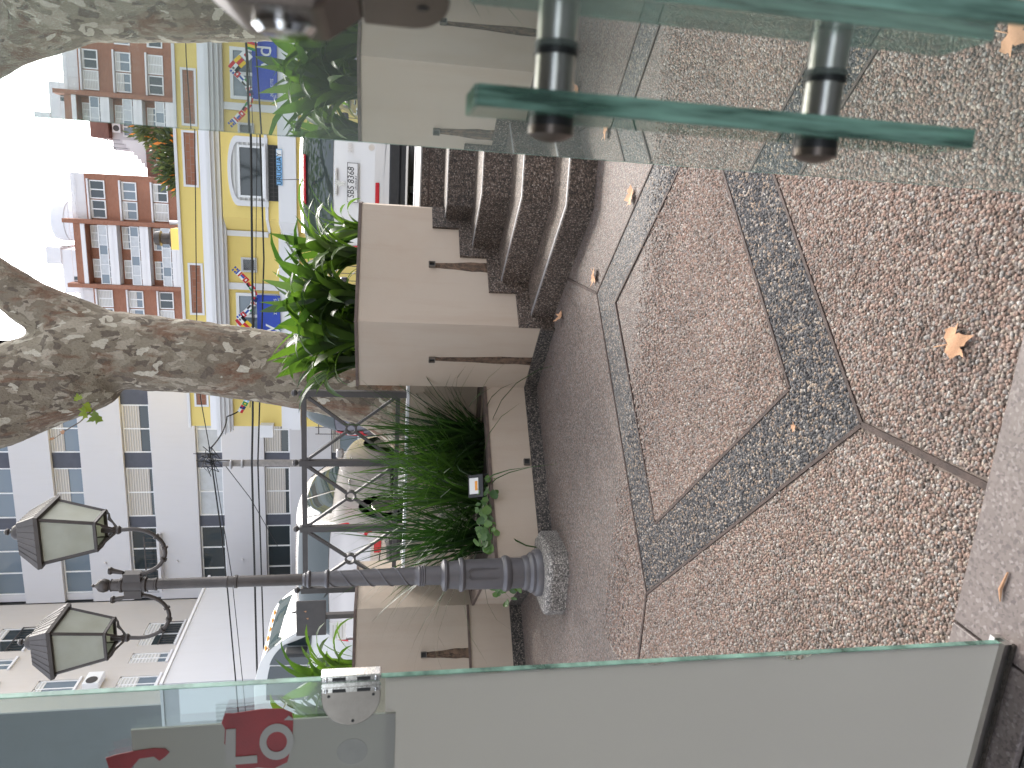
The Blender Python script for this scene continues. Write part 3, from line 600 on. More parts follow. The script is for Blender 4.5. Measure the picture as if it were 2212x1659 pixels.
def floodlight():
    t=thing('floodlight','small black floodlight with white and yellow lens in the low planter','floodlight',(-2.12,4.99,.42)); c=Vector((-2.12,5.0,.52)); ax=Vector((.83,.56,0)).normalized(); n0=Vector((.5,-.74,.45)).normalized(); ay=n0.cross(ax).normalized(); n=ax.cross(ay)
    m=MB(); m.extr([(-.085,-.06),(.085,-.06),(.085,.06),(-.085,.06)],c,ax,ay,n,.022).build('housing',M['black'],t,bevel=.004)
    h=MB().extr([(-.06,-.022),(.06,-.022),(.06,.048),(-.06,.048)],c+n*.0225,ax,ay,n,.003).build('lens',M['plate'],t)
    MB().extr([(-.035,-.016),(.035,-.016),(.035,.004),(-.035,.004)],c+n*.0258,ax,ay,n,.0015).build('emitter',M['gold'],h)
    m=MB(); m.beam(c-ax*.09-n*.01,c-ax*.09-Vector((0,0,.11)),.008,.02); m.beam(c+ax*.09-n*.01,c+ax*.09-Vector((0,0,.11)),.008,.02); m.beam(c-ax*.09-Vector((0,0,.11)),c+ax*.09-Vector((0,0,.11)),.02,.008); m.build('bracket',M['black'],t)
floodlight()
# ---------------------------------------------------------------- fallen leaves
def plane_leaf_mesh(seed,curl,mat):
    rng=random.Random(seed); out=[]; R=[1,.58,.85,.50,.66,.42,.2]
    ang=[90,66,38,14,-18,-52,-84]
    half=[]
    for a,r in zip(ang,R):
        half.append((math.cos(rad(a))*r*rng.uniform(.9,1.1),math.sin(rad(a))*r*rng.uniform(.92,1.08)))
        if r>.55: half.append((math.cos(rad(a-11))*r*.66,math.sin(rad(a-11))*r*.66))
    pts=half+[(-x*rng.uniform(.9,1.1),y*rng.uniform(.92,1.08)) for x,y in half[::-1][:-1]]
    bm=bmesh.new(); vs=[bm.verts.new((x,y,0)) for x,y in pts]; f=bm.faces.new(vs); bmesh.ops.triangulate(bm,faces=[f]); bmesh.ops.subdivide_edges(bm,edges=bm.edges,cuts=2,use_grid_fill=True)
    for v in bm.verts: x,y=v.co.x,v.co.y; v.co.z=curl*(abs(x)**1.6*.5+.18*y*y)+.05*math.sin(6*x+4*y+seed)
    me=bpy.data.meshes.new('leaf_blade'); bm.to_mesh(me); bm.free(); me.materials.append(mat)
    for p in me.polygons: p.use_smooth=True
    return me
DL=[plane_leaf_mesh(i,c,M['dry']) for i,c in ((1,.15),(2,.5),(3,.9),(4,.3))]
def fallen(x,y,rz,s,k,label,z=.011,tilt=(.05,.05)):
    t=thing('fallen_leaf',label,'leaf',(x,y,z),'dry plane leaves on the paving')
    b=inst('blade',DL[k],t,(0,0,.004),(tilt[0],tilt[1],rz),(s,s,s)); m=MB(); m.tube([(0,-.1*s,.003),(math.sin(rz)*s*.75,-math.cos(rz)*s*.75,.008)],.0014,5); m.build('stalk',M['dry'],t,local=True)
fallen(-.25,1.37,rad(205),.062,0,'large tan leaf lying on the pebbles nearest the sill'); fallen(-.42,4.15,rad(150),.085,1,'curled leaf on the paving at the foot of the lowest step'); fallen(-.79,4.86,rad(60),.07,2,'small leaf leaning on the skirting below the wall fold',tilt=(.5,.2)); fallen(.04,3.62,rad(20),.08,3,'dry leaf on the paving just before the right end of the dark band'); fallen(-.62,1.9,rad(100),.02,3,'tiny leaf scrap on the pebbles of the dark band corner')
def twig():
    o=MB().tube([(-.66,1.10,.016),(-.70,1.105,.018),(-.725,1.10,.016)],[.002,.004,.001],6).build('dry_twig',M['dry']); tag(o,'short tan twig lying on the granite door sill','twig')
twig()
# ---------------------------------------------------------------- glass entrance
def entrance():
    t=thing('glass_door','open glass door leaf reflecting the court, with glass pull handle','door',(.09,.45,0)); x0,x1,y0,y1,z0,z1=.09,.10,.327,1.216,.012,2.45
    MB().box(x0,x1,y0+.002,y1-.002,z0,z1).build('glass_leaf',M['dglass'],t)
    MB().box(x0-.0004,x1+.0004,y1-.002,y1,z0,z1).build('far_edge',M['eglassl'],t); MB().box(x0-.0004,x1+.0004,y0,y0+.002,z0,z1).build('near_edge',M['eglass'],t)
    h=MB().box(.050,.0625,.452,.498,.862,1.196).build('pull_plate',M['pglass'],t)
    MB().box(.050,.0625,.4495,.4518,.862,1.196).build('pull_edge',M['eglass'],h); MB().box(.050,.0625,.452,.498,1.1962,1.198).build('pull_edge',M['eglassl'],h); MB().box(.050,.0625,.452,.498,.8602,.8618).build('pull_edge',M['eglass'],h); MB().box(.050,.0625,.4982,.5,.862,1.196).build('pull_edge',M['eglass'],h)
    for z in (1.146,.962):
        s=MB().lathe([(.0125,.0627),(.0125,.086)],(0,.474,z),24,axis='x').build('stand_off',M['steel'],t)
        MB().lathe([(.0135,.086),(.0135,.0898)],(0,.474,z),24,axis='x').build('rubber_ring',M['black'],s)
        MB().lathe([(.014,.0445),(.014,.0498)],(0,.474,z),24,axis='x').build('washer',M['black'],s)
        MB().lathe([(.001,.035),(.009,.0365),(.0145,.0395),(.0145,.0445)],(0,.474,z),24,axis='x').build('cap_screw',M['bronze'],s)
    # lock case near the free edge
    m=MB(); b=[(y,z) for y,z in ((.352,1.262),(.44,1.262),(.44,1.338),(.352,1.338))]; tp=[(y,z) for y,z in ((.362,1.280),(.43,1.280),(.43,1.318),(.362,1.318))]
    m.add([(.0878,y,z) for y,z in b]+[(.072,y,z) for y,z in tp],[(0,1,5,4),(1,2,6,5),(2,3,7,6),(3,0,4,7),(4,5,6,7)])
    m.build('lock_case',M['bronze'],t,bevel=.003)
    q=[(.352,1.262),(.44,1.262)]+[(.396+.044*math.cos(a),1.245+.025*math.sin(a)-.012) for a in [-math.pi*k/8 for k in range(9)]]
    m=MB(); pl_=[(.352,1.262),(.352,1.235)]+[(.396-.044*math.cos(a),1.235-.016*math.sin(a)) for a in [math.pi*k/10 for k in range(11)]]+[(.44,1.262)]
    m.extr([(p[0],p[1]) for p in pl_],(.0855,0,0),(0,1,0),(0,0,1),(1,0,0),.004); m.build('lock_plate',M['bronze'],t,bevel=.001)
    MB().lathe([(.001,.0665),(.012,.067),(.015,.070),(.015,.073)],(0,.396,1.298),20,axis='x').build('lock_cylinder',M['chrome'],t)
    MB().lathe([(.003,.0848),(.003,.0856)],(0,.396,1.232),10,axis='x').build('screw_hole',M['black'],t)
    t.rotation_euler=(0,0,rad(1.7))
    # fixed pane on the left
    p=thing('glass_side_pane','fixed glass pane left of the doorway with frosted lower half','window pane',(-1.2,1.07,0)); xe=-.795; xl=-2.3
    MB().box(xl,xe-.0015,1.065,1.075,.03,2.6).build('clear_glass',M['pglass'],p); MB().box(xe-.0015,xe,1.0646,1.0754,.03,2.6).build('glass_edge',M['eglass'],p)
    rng=random.Random(4); ys=[.031+k*.024 for k in range(51)]; ed=[(xe-.0012-abs(rng.gauss(0,.0012))-(.012 if 17<k<20 or 29<k<31 else 0)*rng.random(),z) for k,z in enumerate(ys)]
    MB().extr([(xl,.031)]+ed+[(xl,ys[-1])],(0,1.0640,0),(1,0,0),(0,0,1),(0,1,0),.0008).build('frosted_film',M['frost'],p)
    m=MB(); m.box(xl,xe+.004,1.052,1.0638,.0125,.033); m.box(xl,xe+.004,1.0765,1.088,.0125,.033); m.box(xl,xe+.004,1.0638,1.0765,.0125,.02); m.build('floor_channel',M['steel'],p)
    MB().box(xl,xe+.006,1.045,1.0518,.0122,.018).build('channel_grime',M['soil'],p)
    # hinge
    z0,z1=1.239,1.336; zc=(z0+z1)/2; yf=1.0645
    arc=[(-.826,z1),(-.813,z1),(-.813,z0),(-.826,z0)]+[(-.826-.055*math.sin(a),zc-(zc-z0)*math.cos(a)) for a in [math.pi*k/16 for k in range(1,16)]]
    h=MB().extr(arc,(0,yf-.0065,0),(1,0,0),(0,0,1),(0,1,0),.006).build('hinge',M['dsteel'],p,bevel=.0012)
    MB().box(-.8128,-.803,yf-.011,yf,z0,z1).build('knuckle_plate',M['chrome'],h,bevel=.002); MB().box(-.7905,-.781,yf-.011,yf+.012,z0,z1).build('knuckle_plate',M['chrome'],h,bevel=.002)
    MB().lathe([(.0062,z0+.002),(.0062,z1-.002)],(-.7965,yf-.009,0),20).build('hinge_barrel',M['chrome'],h)
    for xx in (-.808,-.7858):
        for za in (z0+.017,z0+.057): MB().box(xx-.0032,xx+.0028,yf-.0118,yf-.0108,za,za+.022).build('slot',M['black'],h)
        for za in (z0+.008,z1-.008): MB().lathe([(.001,yf-.0136),(.003,yf-.0128),(.0034,yf-.0112)],(xx,0,za),10,axis='y').build('screw',M['chrome'],h)
    for xx,za in ((-.822,z0+.012),(-.822,z1-.012),(-.872,zc-.003)): MB().lathe([(.0026,yf-.0072),(.0026,yf-.0064)],(xx,0,za),10,axis='y').build('screw_hole',M['black'],h)
    # sign sheet taped inside the pane
    s=thing('taped_notice_sheet','grey corrugated sheet taped to the left pane behind the hinge','notice',(-.95,1.06,1.4))
    MB().box(-1.30,-.864,1.0595,1.0632,1.213,1.632).build('sheet',M['sheet'],s)
    MB().extr([(.026*math.cos(a),.026*math.sin(a)) for a in [2*math.pi*k/20 for k in range(20)]],(-.935,1.0590,1.285),(1,0,0),(0,0,1),(0,1,0),.0006).build('round_mark',M['mark'],s)
    def torn(name,pts,label):
        o=thing(name,label,'tape',(pts[0][0],1.058,pts[0][1])); MB().extr(pts,(0,1.0578,0),(1,0,0),(0,0,1),(0,1,0),.0012).build('tape',M['redtape'],o); return o
    a=torn('red_tape_piece',[(-.842,1.488),(-.843,1.475),(-.838,1.43),(-.840,1.398),(-.849,1.383),(-.862,1.381),(-.905,1.383),(-.946,1.392),(-.957,1.414),(-.952,1.44),(-.958,1.472),(-.93,1.478),(-.90,1.491),(-.872,1.489),(-.86,1.494)],'torn red packing tape with the grey letters LÓ on the notice sheet')
    l=MB(); l.extr([(-.942,1.492),(-.872,1.487),(-.872,1.472),(-.927,1.474),(-.927,1.440),(-.942,1.440)],(0,1.0565,0),(1,0,0),(0,0,1),(0,1,0),.001); l.build('letter_l',M['letter'],a)
    m=MB(); k=28; 
    for i in range(k):
        t0,t1=2*math.pi*i/k,2*math.pi*(i+1)/k; m.add([(-.903+rx*math.cos(q),1.0567,1.408+rz*math.sin(q)) for q in (t0,t1) for rx,rz in ((.020,.0165),(.036,.0275))],[(0,1,3,2)])
    m.build('letter_o',M['letter'],a); MB().add([(-.853,1.0567,1.388),(-.861,1.0567,1.396),(-.863,1.0567,1.378)],[(0,1,2)]).build('accent',M['letter'],a)
    torn('red_tape_piece',[(-.912,1.672),(-.907,1.655),(-.903,1.63),(-.900,1.60),(-.902,1.582),(-.910,1.576),(-.918,1.583),(-.925,1.592),(-.916,1.60),(-.918,1.622),(-.935,1.635),(-.95,1.665)],'small torn red tape at the top corner of the notice sheet')
entrance()
# ================================================================ STREET
ZS=.84
def street():
    tag(MB().prism([(-160,7.0),(160,7.0),(160,420),(-160,420)],ZS-.3,ZS).build('road',M['asphalt']),kind='structure')
    o=MB().prism([(-60,6.12),(60,6.12),(60,6.98),(-60,6.98)],.2,.955).build('pavement',M['slab']); tag(o,kind='structure')
    MB().box(-60,60,6.985,7.12,.5,.965).build('kerb',M['concrete'],o,bevel=.01)
    o=MB().prism([(-120,20.2),(120,20.2),(120,30),(-120,30)],.5,.96).build('far_pavement',M['slab']); tag(o,kind='structure')
    MB().box(-120,120,20.05,20.2,.5,.968).build('kerb',M['concrete'],o)
    l=MB()
    for k in range(-10,11): l.box(k*2.45-.05,k*2.45+.05,7.6,11.6,ZS,ZS+.004)
    l.build('parking_line',M['inkw'],o)
street()
# ---------------------------------------------------------------- plane tree
TRUNK=[(-2.017,6.852,0.865,0.55),(-1.975,6.863,1.001,0.48),(-1.871,6.891,1.332,0.391),(-1.788,6.913,1.774,0.355),(-1.719,6.931,2.188,0.347),(-1.633,6.954,2.890,0.341),(-1.612,6.959,3.228,0.346),(-1.591,6.965,3.545,0.356),(-1.626,6.955,3.817,0.40),(-1.70,6.93,4.007,0.43)]
RL=[(-1.56,6.97,3.5,.25),(-1.49,6.99,3.741,0.275),(-1.368,7.024,4.013,0.259),(-1.261,7.052,4.213,0.229),(-1.156,7.080,4.399,0.203),(-1.015,7.117,4.583,0.177),(-0.619,7.221,5.137,0.154),(-0.196,7.333,5.847,0.119),(.3,7.5,6.9,.09),(.7,7.8,8.2,.06)]
LL=[(-1.68,6.94,3.7,.36),(-1.735,6.929,3.9,0.42),(-1.83,6.908,4.13,0.42),(-1.93,6.883,4.387,0.43),(-2.02,6.865,4.568,0.44),(-2.25,6.807,5.112,0.40),(-2.5,6.745,5.984,0.31),(-2.7,6.9,7.2,.22),(-2.6,7.3,8.6,.14)]
def remeshed(name,chains,voxel,parent,n=20,disp=.03):
    m=MB()
    for c in chains: m.tube([p[:3] for p in c],[p[3] for p in c],n)
    o=m.build(name,M['bark'],parent,fix=False)
    r=o.modifiers.new('remesh','REMESH'); r.mode='VOXEL'; r.voxel_size=voxel; r.use_smooth_shade=True
    s=o.modifiers.new('smooth','SMOOTH'); s.iterations=8; s.factor=.5
    tx=bpy.data.textures.new(name,'CLOUDS'); tx.noise_scale=.16; tx.noise_depth=3; d=o.modifiers.new('lumps','DISPLACE'); d.texture=tx; d.strength=disp; d.mid_level=.5; d.texture_coords='GLOBAL'
    return o
def crown(t,c,R,n,rng):  # leaf cover above the view, placed and spread to shade the court
    m=MB()
    cl=[Vector((rng.gauss(0,.5),rng.gauss(0,.5),rng.gauss(0,.5))) for _ in range(70)]
    k=0
    while k<n:
        d=rng.choice(cl)+Vector((rng.gauss(0,.13),rng.gauss(0,.13),rng.gauss(0,.16)))
        if d.length>1: continue
        p=Vector((c[0]+d.x*R[0],c[1]+d.y*R[1],c[2]+d.z*R[2])); a=Vector((rng.gauss(0,1),rng.gauss(0,1),rng.gauss(0,.5))).normalized(); b=a.cross(Vector((rng.gauss(0,1),rng.gauss(0,1),rng.gauss(0,1)))).normalized(); q=rng.uniform(.08,.15); k+=1
        m.add([p+a*q,p+(a*.2+b*.8)*q,p-a*q*.7,p+(a*.2-b*.8)*q],[(0,1,2,3)])
    o=m.build('crown',M['treeleaf'],t,fix=False); o['kind']='stuff'
def tree():
    t=thing('plane_tree','forked plane tree with patchy flaking bark behind the right planter','tree',(-1.95,6.86,.95)); rng=random.Random(9)
    remeshed('trunk',[TRUNK,RL,LL],.03,t)
    br=[]; tips=[]
    for base,d0,L in ((RL[7],(.6,.3,.7),3),(RL[8],(-.3,.6,.8),2.6),(RL[9],(.5,-.2,.9),2.6),(LL[7],(-.8,-.2,.6),3.4),(LL[8],(.2,.6,.8),3),(LL[8],(-.5,.3,.9),3.2),(LL[6],(-.9,.5,.5),3)):
        p=Vector(base[:3]); d=Vector(d0).normalized(); c=[(*p,base[3]*.7)]
        for k in range(8):
            d=(d+Vector((rng.gauss(0,.22),rng.gauss(0,.22),rng.gauss(.04,.15)))).normalized(); p=p+d*L/8; c.append((*p,base[3]*.7*(1-k/8)**1.1+.008))
            if k>1:
                e=(d+Vector((rng.gauss(0,.7),rng.gauss(0,.7),rng.gauss(.1,.4)))).normalized(); q=p.copy(); cc=[(*q,.025)]
                for j in range(4): e=(e+Vector((rng.gauss(0,.3),rng.gauss(0,.3),rng.gauss(0,.2)))).normalized(); q=q+e*.28; cc.append((*q,.02-.004*j)); tips.append(q.copy())
                br.append(cc)
        br.append(c)
    m=MB()
    for c in br: m.tube([p[:3] for p in c],[p[3] for p in c],7)
    m.build('branches',M['bark'],t,fix=False)
    crown(t,(-1.5,9.6,11.6),(6.2,6.2,3.0),7000,rng)
    # the sprig that sprouts from the trunk
    P=[(-1.93,6.58,3.60),(-1.985,6.53,3.66),(-2.05,6.495,3.72),(-2.12,6.48,3.79),(-2.19,6.455,3.90),(-2.26,6.437,3.99)]
    sp=MB().tube(P,[.008,.007,.006,.005,.004,.002],6).build('sprig',M['bark'],t)
    gl=[plane_leaf_mesh(20+i,.35,M['treeleaf']) for i in range(3)]; dl=plane_leaf_mesh(31,.9,M['dry']); org=wl(t)
    for i,(p,s,r,me) in enumerate([((-1.99,6.50,3.72),.075,(rad(70),.3,rad(200)),gl[0]),((-2.07,6.48,3.65),.10,(rad(80),.5,rad(170)),gl[1]),((-2.03,6.47,3.74),.085,(rad(60),-.4,rad(20)),gl[2]),((-1.92,6.52,3.80),.06,(rad(75),1.2,rad(20)),gl[0]),((-2.2,6.44,3.91),.035,(rad(80),.2,.4),dl),((-2.26,6.43,4.0),.04,(rad(80),.8,1.2),dl)]):
        inst('leaf',me,sp,Vector(p)-org,r,(s,s,s))
tree()
def shade_tree():  # out-of-view tree, added so that its leaves shade the court
    t=thing('plane_tree','unseen second plane tree beyond the glass door, added to shade the court','tree',(6.2,6.9,.95)); rng=random.Random(19)
    remeshed('trunk',[[(6.2,6.9,.9,.5),(6.2,6.9,1.2,.36),(6.25,6.95,3.5,.32),(6.3,7,4.5,.36)],[(6.3,7,4.2,.25),(6.9,7.6,6.2,.18),(7.2,8.6,9,.09)],[(6.2,7,4.2,.27),(5.2,7.9,6.4,.18),(4.2,9.4,9.4,.09)]],.05,t)
    crown(t,(5.6,9.8,11.8),(6.0,6.0,3.0),6000,rng)
shade_tree()
# ---------------------------------------------------------------- cars
def cr(p0,p1,p2,p3,t): return .5*((2*p1)+(-p0+p2)*t+(2*p0-5*p1+4*p2-p3)*t*t+(-p0+3*p1-3*p2+p3)*t**3)
class Body:
    def __init__(s,st,W,belt,tumble):
        rows=[]
        for (y,zb,zt,wf) in st:
            w=W/2*wf; up=zt>belt+.06
            zb2=min(belt,zt-.07) if up else zt-.07
            wr=w-tumble*(zt-belt) if up else w*.93
            rows.append([(0,zb),(w*.80,zb),(w*.965,zb+.07),(w,zb+(zb2-zb)*.45),(w*.995,zb+(zb2-zb)*.72),(w*.965,zb2),(wr*1.0,zt-.055),(wr*.86,zt-.008),(0,zt+.012)])
            rows[-1]=[(x,y,z) for x,z in rows[-1]]
        s.r=np.array(rows)
    def P(s,u,t,off=0):
        def row(i): return s.r[max(0,min(len(s.r)-1,i))]
        def ev(u,t):
            i=min(int(u),len(s.r)-2); fu=u-i; R=cr(row(i-1),row(i),row(i+1),row(i+2),fu) if 0<fu<1 else (row(i) if fu<=0 else row(i+1))
            j=min(int(t),7); ft=t-j; g=lambda k:R[max(0,min(8,k))]
            a=g(j-1) if j>0 else np.array([-R[1][0],R[1][1],R[1][2]]); d=g(j+2) if j<7 else np.array([-R[7][0],R[7][1],R[7][2]])
            return cr(a,g(j),g(j+1),d,ft) if j not in () else g(j)*(1-ft)+g(j+1)*ft
        p=ev(u,t)
        if off:
            e=.03; du=ev(min(u+e,len(s.r)-1),t)-ev(max(u-e,0),t); dt=ev(u,min(t+e,8))-ev(u,max(t-e,0)); n=np.cross(du,dt); n/=max(1e-9,np.linalg.norm(n)); p=p+n*off
        return p
    def mesh(s,m,nu=5,nt=4):
        U=len(s.r)-1
        for sx in (1,-1):
            m.grid(lambda a,b:(lambda p:(p[0]*sx,p[1],p[2]))(s.P(a*U,b*8)),U*nu,8*nt)
            for u in (0,U):
                pts=[s.P(u,b*8/24) for b in range(25)]; m.add([(p[0]*sx,p[1],p[2]) for p in pts]+[(0,pts[0][1],(pts[0][2]+pts[-1][2])/2)],[(25,k,k+1) for k in range(24)])
        return m
    def patch(s,m,u0,u1,t0,t1,off=.006,sides=(1,-1),nu=8,nt=6,mi=0,shape=None):
        for sx in sides:
            def f(a,b):
                if shape: uu,tt=shape(a,b)
                else: uu,tt=u0+(u1-u0)*a,t0+(t1-t0)*b
                p=s.P(uu,tt,off); return (p[0]*sx,p[1],p[2])
            m.grid(f,nu,nt,mi)
        return m
def wheel(t,x,y,z,r,w=.19):
    s=1 if x>0 else -1
    o=MB().lathe([(r*.62,-w/2),(r*.93,-w/2),(r,-w*.35),(r,w*.35),(r*.93,w/2),(r*.62,w/2)],(x,y,z),26,axis='x').build('tyre',M['rubber'],t,local=True)
    m=MB().lathe([(r*.63,-w*.2),(r*.63,w*.45),(r*.55,w*.46)],(x,y,z),22,axis='x')
    for k in range(7):
        a=2*math.pi*k/7; m.beam((x+s*w*.42,y,z),(x+s*w*.42,y+r*.58*math.cos(a),z+r*.58*math.sin(a)),.05,.02,up=(1,0,0))
    m.lathe([(.045,s*w*.3),(.045,s*w*.5),(.001,s*w*.52)],(x,y,z),12,axis='x'); m.build('rim',M['steel'],o,local=True)
def hatch(name,label,x,y,W,L,H,paint,kind,group='cars parked nose-in along the street'):
    t=thing(name,label,'car',(x,y,ZS),group); h=H/1.46; k=L/3.9
    st=[(0.0,.30,.50*h,.86),(.025,.26,.60*h,.92),(.06,.24,.74*h,.955),(.11,.22,.93*h,.975),(.27,.22,1.19*h,.985),(.47,.22,1.40*h,.99),(.75,.22,1.445*h,1.0),(1.3*k,.22,1.46*h,1.0),(2.0*k,.22,1.41*h,1.0),(2.35*k,.22,1.24*h,1.0),(2.8*k,.22,.99*h,.99),(3.4*k,.22,.88*h,.96),(3.72*k,.24,.74*h,.90),(3.85*k,.28,.58*h,.80)]
    B=Body(st,W,.93*h,.34); B.mesh(MB()).build('body',paint,t,local=True)
    B.patch(MB(),3.25,4.85,6.35,8,.007).build('rear_window',M['carglass'],t,local=True)
    B.patch(MB(),8.25,9.75,6.4,8,.007).build('windscreen',M['carglass'],t,local=True)
    for sx in (1,-1):
        B.patch(MB(),5.0,6.7,5.18,5.86,.006,(sx,),shape=lambda a,b:(5.15+1.75*a+.55*(1-a)*b*.6,5.16+.70*b)).build('side_window',M['carglass'],t,local=True)
        B.patch(MB(),6.8,8.6,5.18,5.86,.006,(sx,),shape=lambda a,b:(7.0+1.75*a-.7*a*b,5.16+.70*b)).build('side_window',M['carglass'],t,local=True)
        for yy in (1.45*k,2.3*k): MB().tube([(sx*W*.497,yy-.08,.80*h),(sx*(W*.497+.03),yy-.05,.81*h),(sx*(W*.497+.03),yy+.05,.81*h),(sx*W*.497,yy+.08,.80*h)],.012,6).build('door_handle',M['chrome'],t,local=True)
        x_=sx*(W/2+.07); MB().box(min(x_-.075,x_+.075),max(x_-.075,x_+.075),2.40*k,2.48*k,.93*h,1.04*h).build('wing_mirror',paint,t,bevel=.03,local=True)
    for yy in (.62*k,3.12*k):
        for sx in (1,-1):
            wheel(t,sx*(W/2-.10),yy,.29,.29); mm=MB(); mm.lathe([(.001,sx*0),(.335,0)],(sx*(W/2+.004),yy,.30),24,axis='x'); mm.build('wheel_arch',M['black'],t,local=True)
            MB().lathe([(.001,0),(.185,.006),(.19,.0)],(sx*(W/2+.007),yy,.29),20,axis='x').build('hub_cap',M['steel'],t,local=True)
    MB().box(-W*.40,W*.40,.02,L*.9,.14,.30).build('underbody',M['black'],t,local=True)
    ymid=-.012
    if kind=='peugeot':
        for sx in (1,-1): B.patch(MB(),1.5,3.9,5.0,6.55,.012,(sx,),shape=lambda a,b:(1.25+2.4*a,4.55+1.75*b*(1-.25*a))).build('tail_lamp',M['red'],t,local=True)
        MB().box(-.30,.30,.345,.44,1.345*h,1.375*h).build('brake_lamp',M['red'],t,bevel=.008,local=True)
        MB().box(-W*.42,W*.42,-.008,.1,.20,.34).build('lower_bumper',M['black'],t,bevel=.02,local=True)
        MB().box(-.31,.02,-.014,.02,.45,.50).build('fog_lamp',M['red'],t,bevel=.010,local=True)
        p=MB().box(-.235,.235,.004,.03,.70,.84).build('number_plate',M['plate'],t,bevel=.004,local=True); 
        m=MB(); 
        for a,b,c,d in ((-.23,.23,.705,.711),(-.23,.23,.829,.835),(-.23,-.224,.711,.829),(.224,.23,.711,.829)): m.box(a,b,.0015,.0038,c,d)
        m.build('plate_rim',M['ink'],p,local=True)
        inst('plate_number',text_mesh('SBS 8368',.105,M['ink'],'plate_number',.001,shear=.12),p,(0,.002,.785),(rad(90),0,0),(.92,1,1)); inst('plate_country',text_mesh('_ URUGUAY _',.036,M['ink'],'plate_country',.001),p,(0,.002,.728),(rad(90),0,0))
        MB().extr([(.0,.07),(.02,.055),(.012,.03),(.03,.045),(.045,.03),(.02,.01),(.03,-.03),(.015,-.02),(.018,-.06),(.0,-.03),(-.02,-.06),(-.012,-.015),(-.04,-.03),(-.025,.0),(-.045,.03),(-.02,.025),(-.03,.05)],(-.02,.018,.91),(1,0,0),(0,0,1),(0,-1,0),.012).build('lion_emblem',M['chrome'],t,local=True)
        inst('model_number',text_mesh('208',.075,M['steel'],'model_number',.003),t,(.40,.025,.80),(rad(90),0,0)); MB().box(-.16,.16,.075,.12,.955,.985).build('tailgate_handle',M['chrome'],t,bevel=.006,local=True)
        MB().tube([(-.02,.30,1.24),(-.30,.17,1.03)],[.012,.016],6).build('wiper',M['black'],t,local=True); MB().tube([(0,.62,1.45),(-.02,.44,1.66)],[.006,.003],6).build('aerial',M['black'],t,local=True)
        MB().lathe([(.033,-.0195),(.037,-.0195),(.037,-.0205),(.033,-.0205)],(.42,.02,.55),20,axis='y').build('tow_cover',M['steel'],t,local=True)
    elif kind=='suzuki':
        for sx in (1,-1):
            o=B.patch(MB(),1,3,5,6,.012,(sx,),shape=lambda a,b:(1.0+2.35*a,4.3+1.75*b*(1-.25*a))).build('tail_lamp',M['red'],t,local=True)
            B.patch(MB(),1,3,5,6,.016,(sx,),shape=lambda a,b:(1.3+1.1*a,4.5+1.3*b),nu=4,nt=4).build('lamp_lens',M['clear'],o,local=True)
        MB().extr([(.05,.0),(.03,.02),(.055,.042),(.03,.06),(-.05,.02),(-.02,.0),(-.05,-.04),(-.03,-.06),(.05,-.02),(.02,0)],(.0,.016,.87),(1,0,0),(0,0,1),(0,-1,0),.012).build('s_emblem',M['chrome'],t,local=True)
        p=MB().box(-.2,.2,-.014,.02,.50,.62).build('number_plate',M['plate'],t,local=True); MB().lathe([(.001,-.002),(.03,.0)],(.13,.03,.74),12,axis='y').build('lock_button',M['black'],t,local=True)
        MB().tube([(-.1,.14,.96),(-.42,.26,1.12)],[.016,.010],6).build('wiper',M['black'],t,local=True); MB().box(W*.30,W*.40,-.02,.02,.36,.44).build('reflector',M['red'],t,local=True)
    else:
        for sx in (1,-1):
            o=B.patch(MB(),1,3,5,6,.012,(sx,),shape=lambda a,b:(1.5+1.9*a,4.4+1.9*b*(1-.2*a))).build('tail_lamp',M['red'],t,local=True); B.patch(MB(),1,3,5,6,.017,(sx,),shape=lambda a,b:(2.0+.7*a,4.9+.7*b),nu=3,nt=3).build('lamp_lens',M['clear'],o,local=True)
        MB().box(-W*.43,W*.43,-.006,.12,.22,.52).build('lower_bumper',M['black'],t,bevel=.02,local=True); MB().box(-.55,.55,.42,.62,1.40*h,1.44*h).build('roof_spoiler',M['black'],t,bevel=.01,local=True)
        MB().box(-.2,.2,-.01,.02,.60,.72).build('number_plate',M['plate'],t,local=True)
    return t
hatch('parked_car','white hatchback parked beyond the steps with its number plate showing',.035,9.2,1.68,3.95,1.46,M['whitep'],'peugeot')
hatch('parked_car','silver hatchback with red and clear tail lamps parked behind the iron railing',-4.55,7.72,1.57,3.55,1.40,M['silver'],'suzuki')
hatch('parked_car','dark grey car parked behind the tree trunk, red tail lamp showing',-2.38,9.2,1.70,3.9,1.46,M['darkp'],'dark')
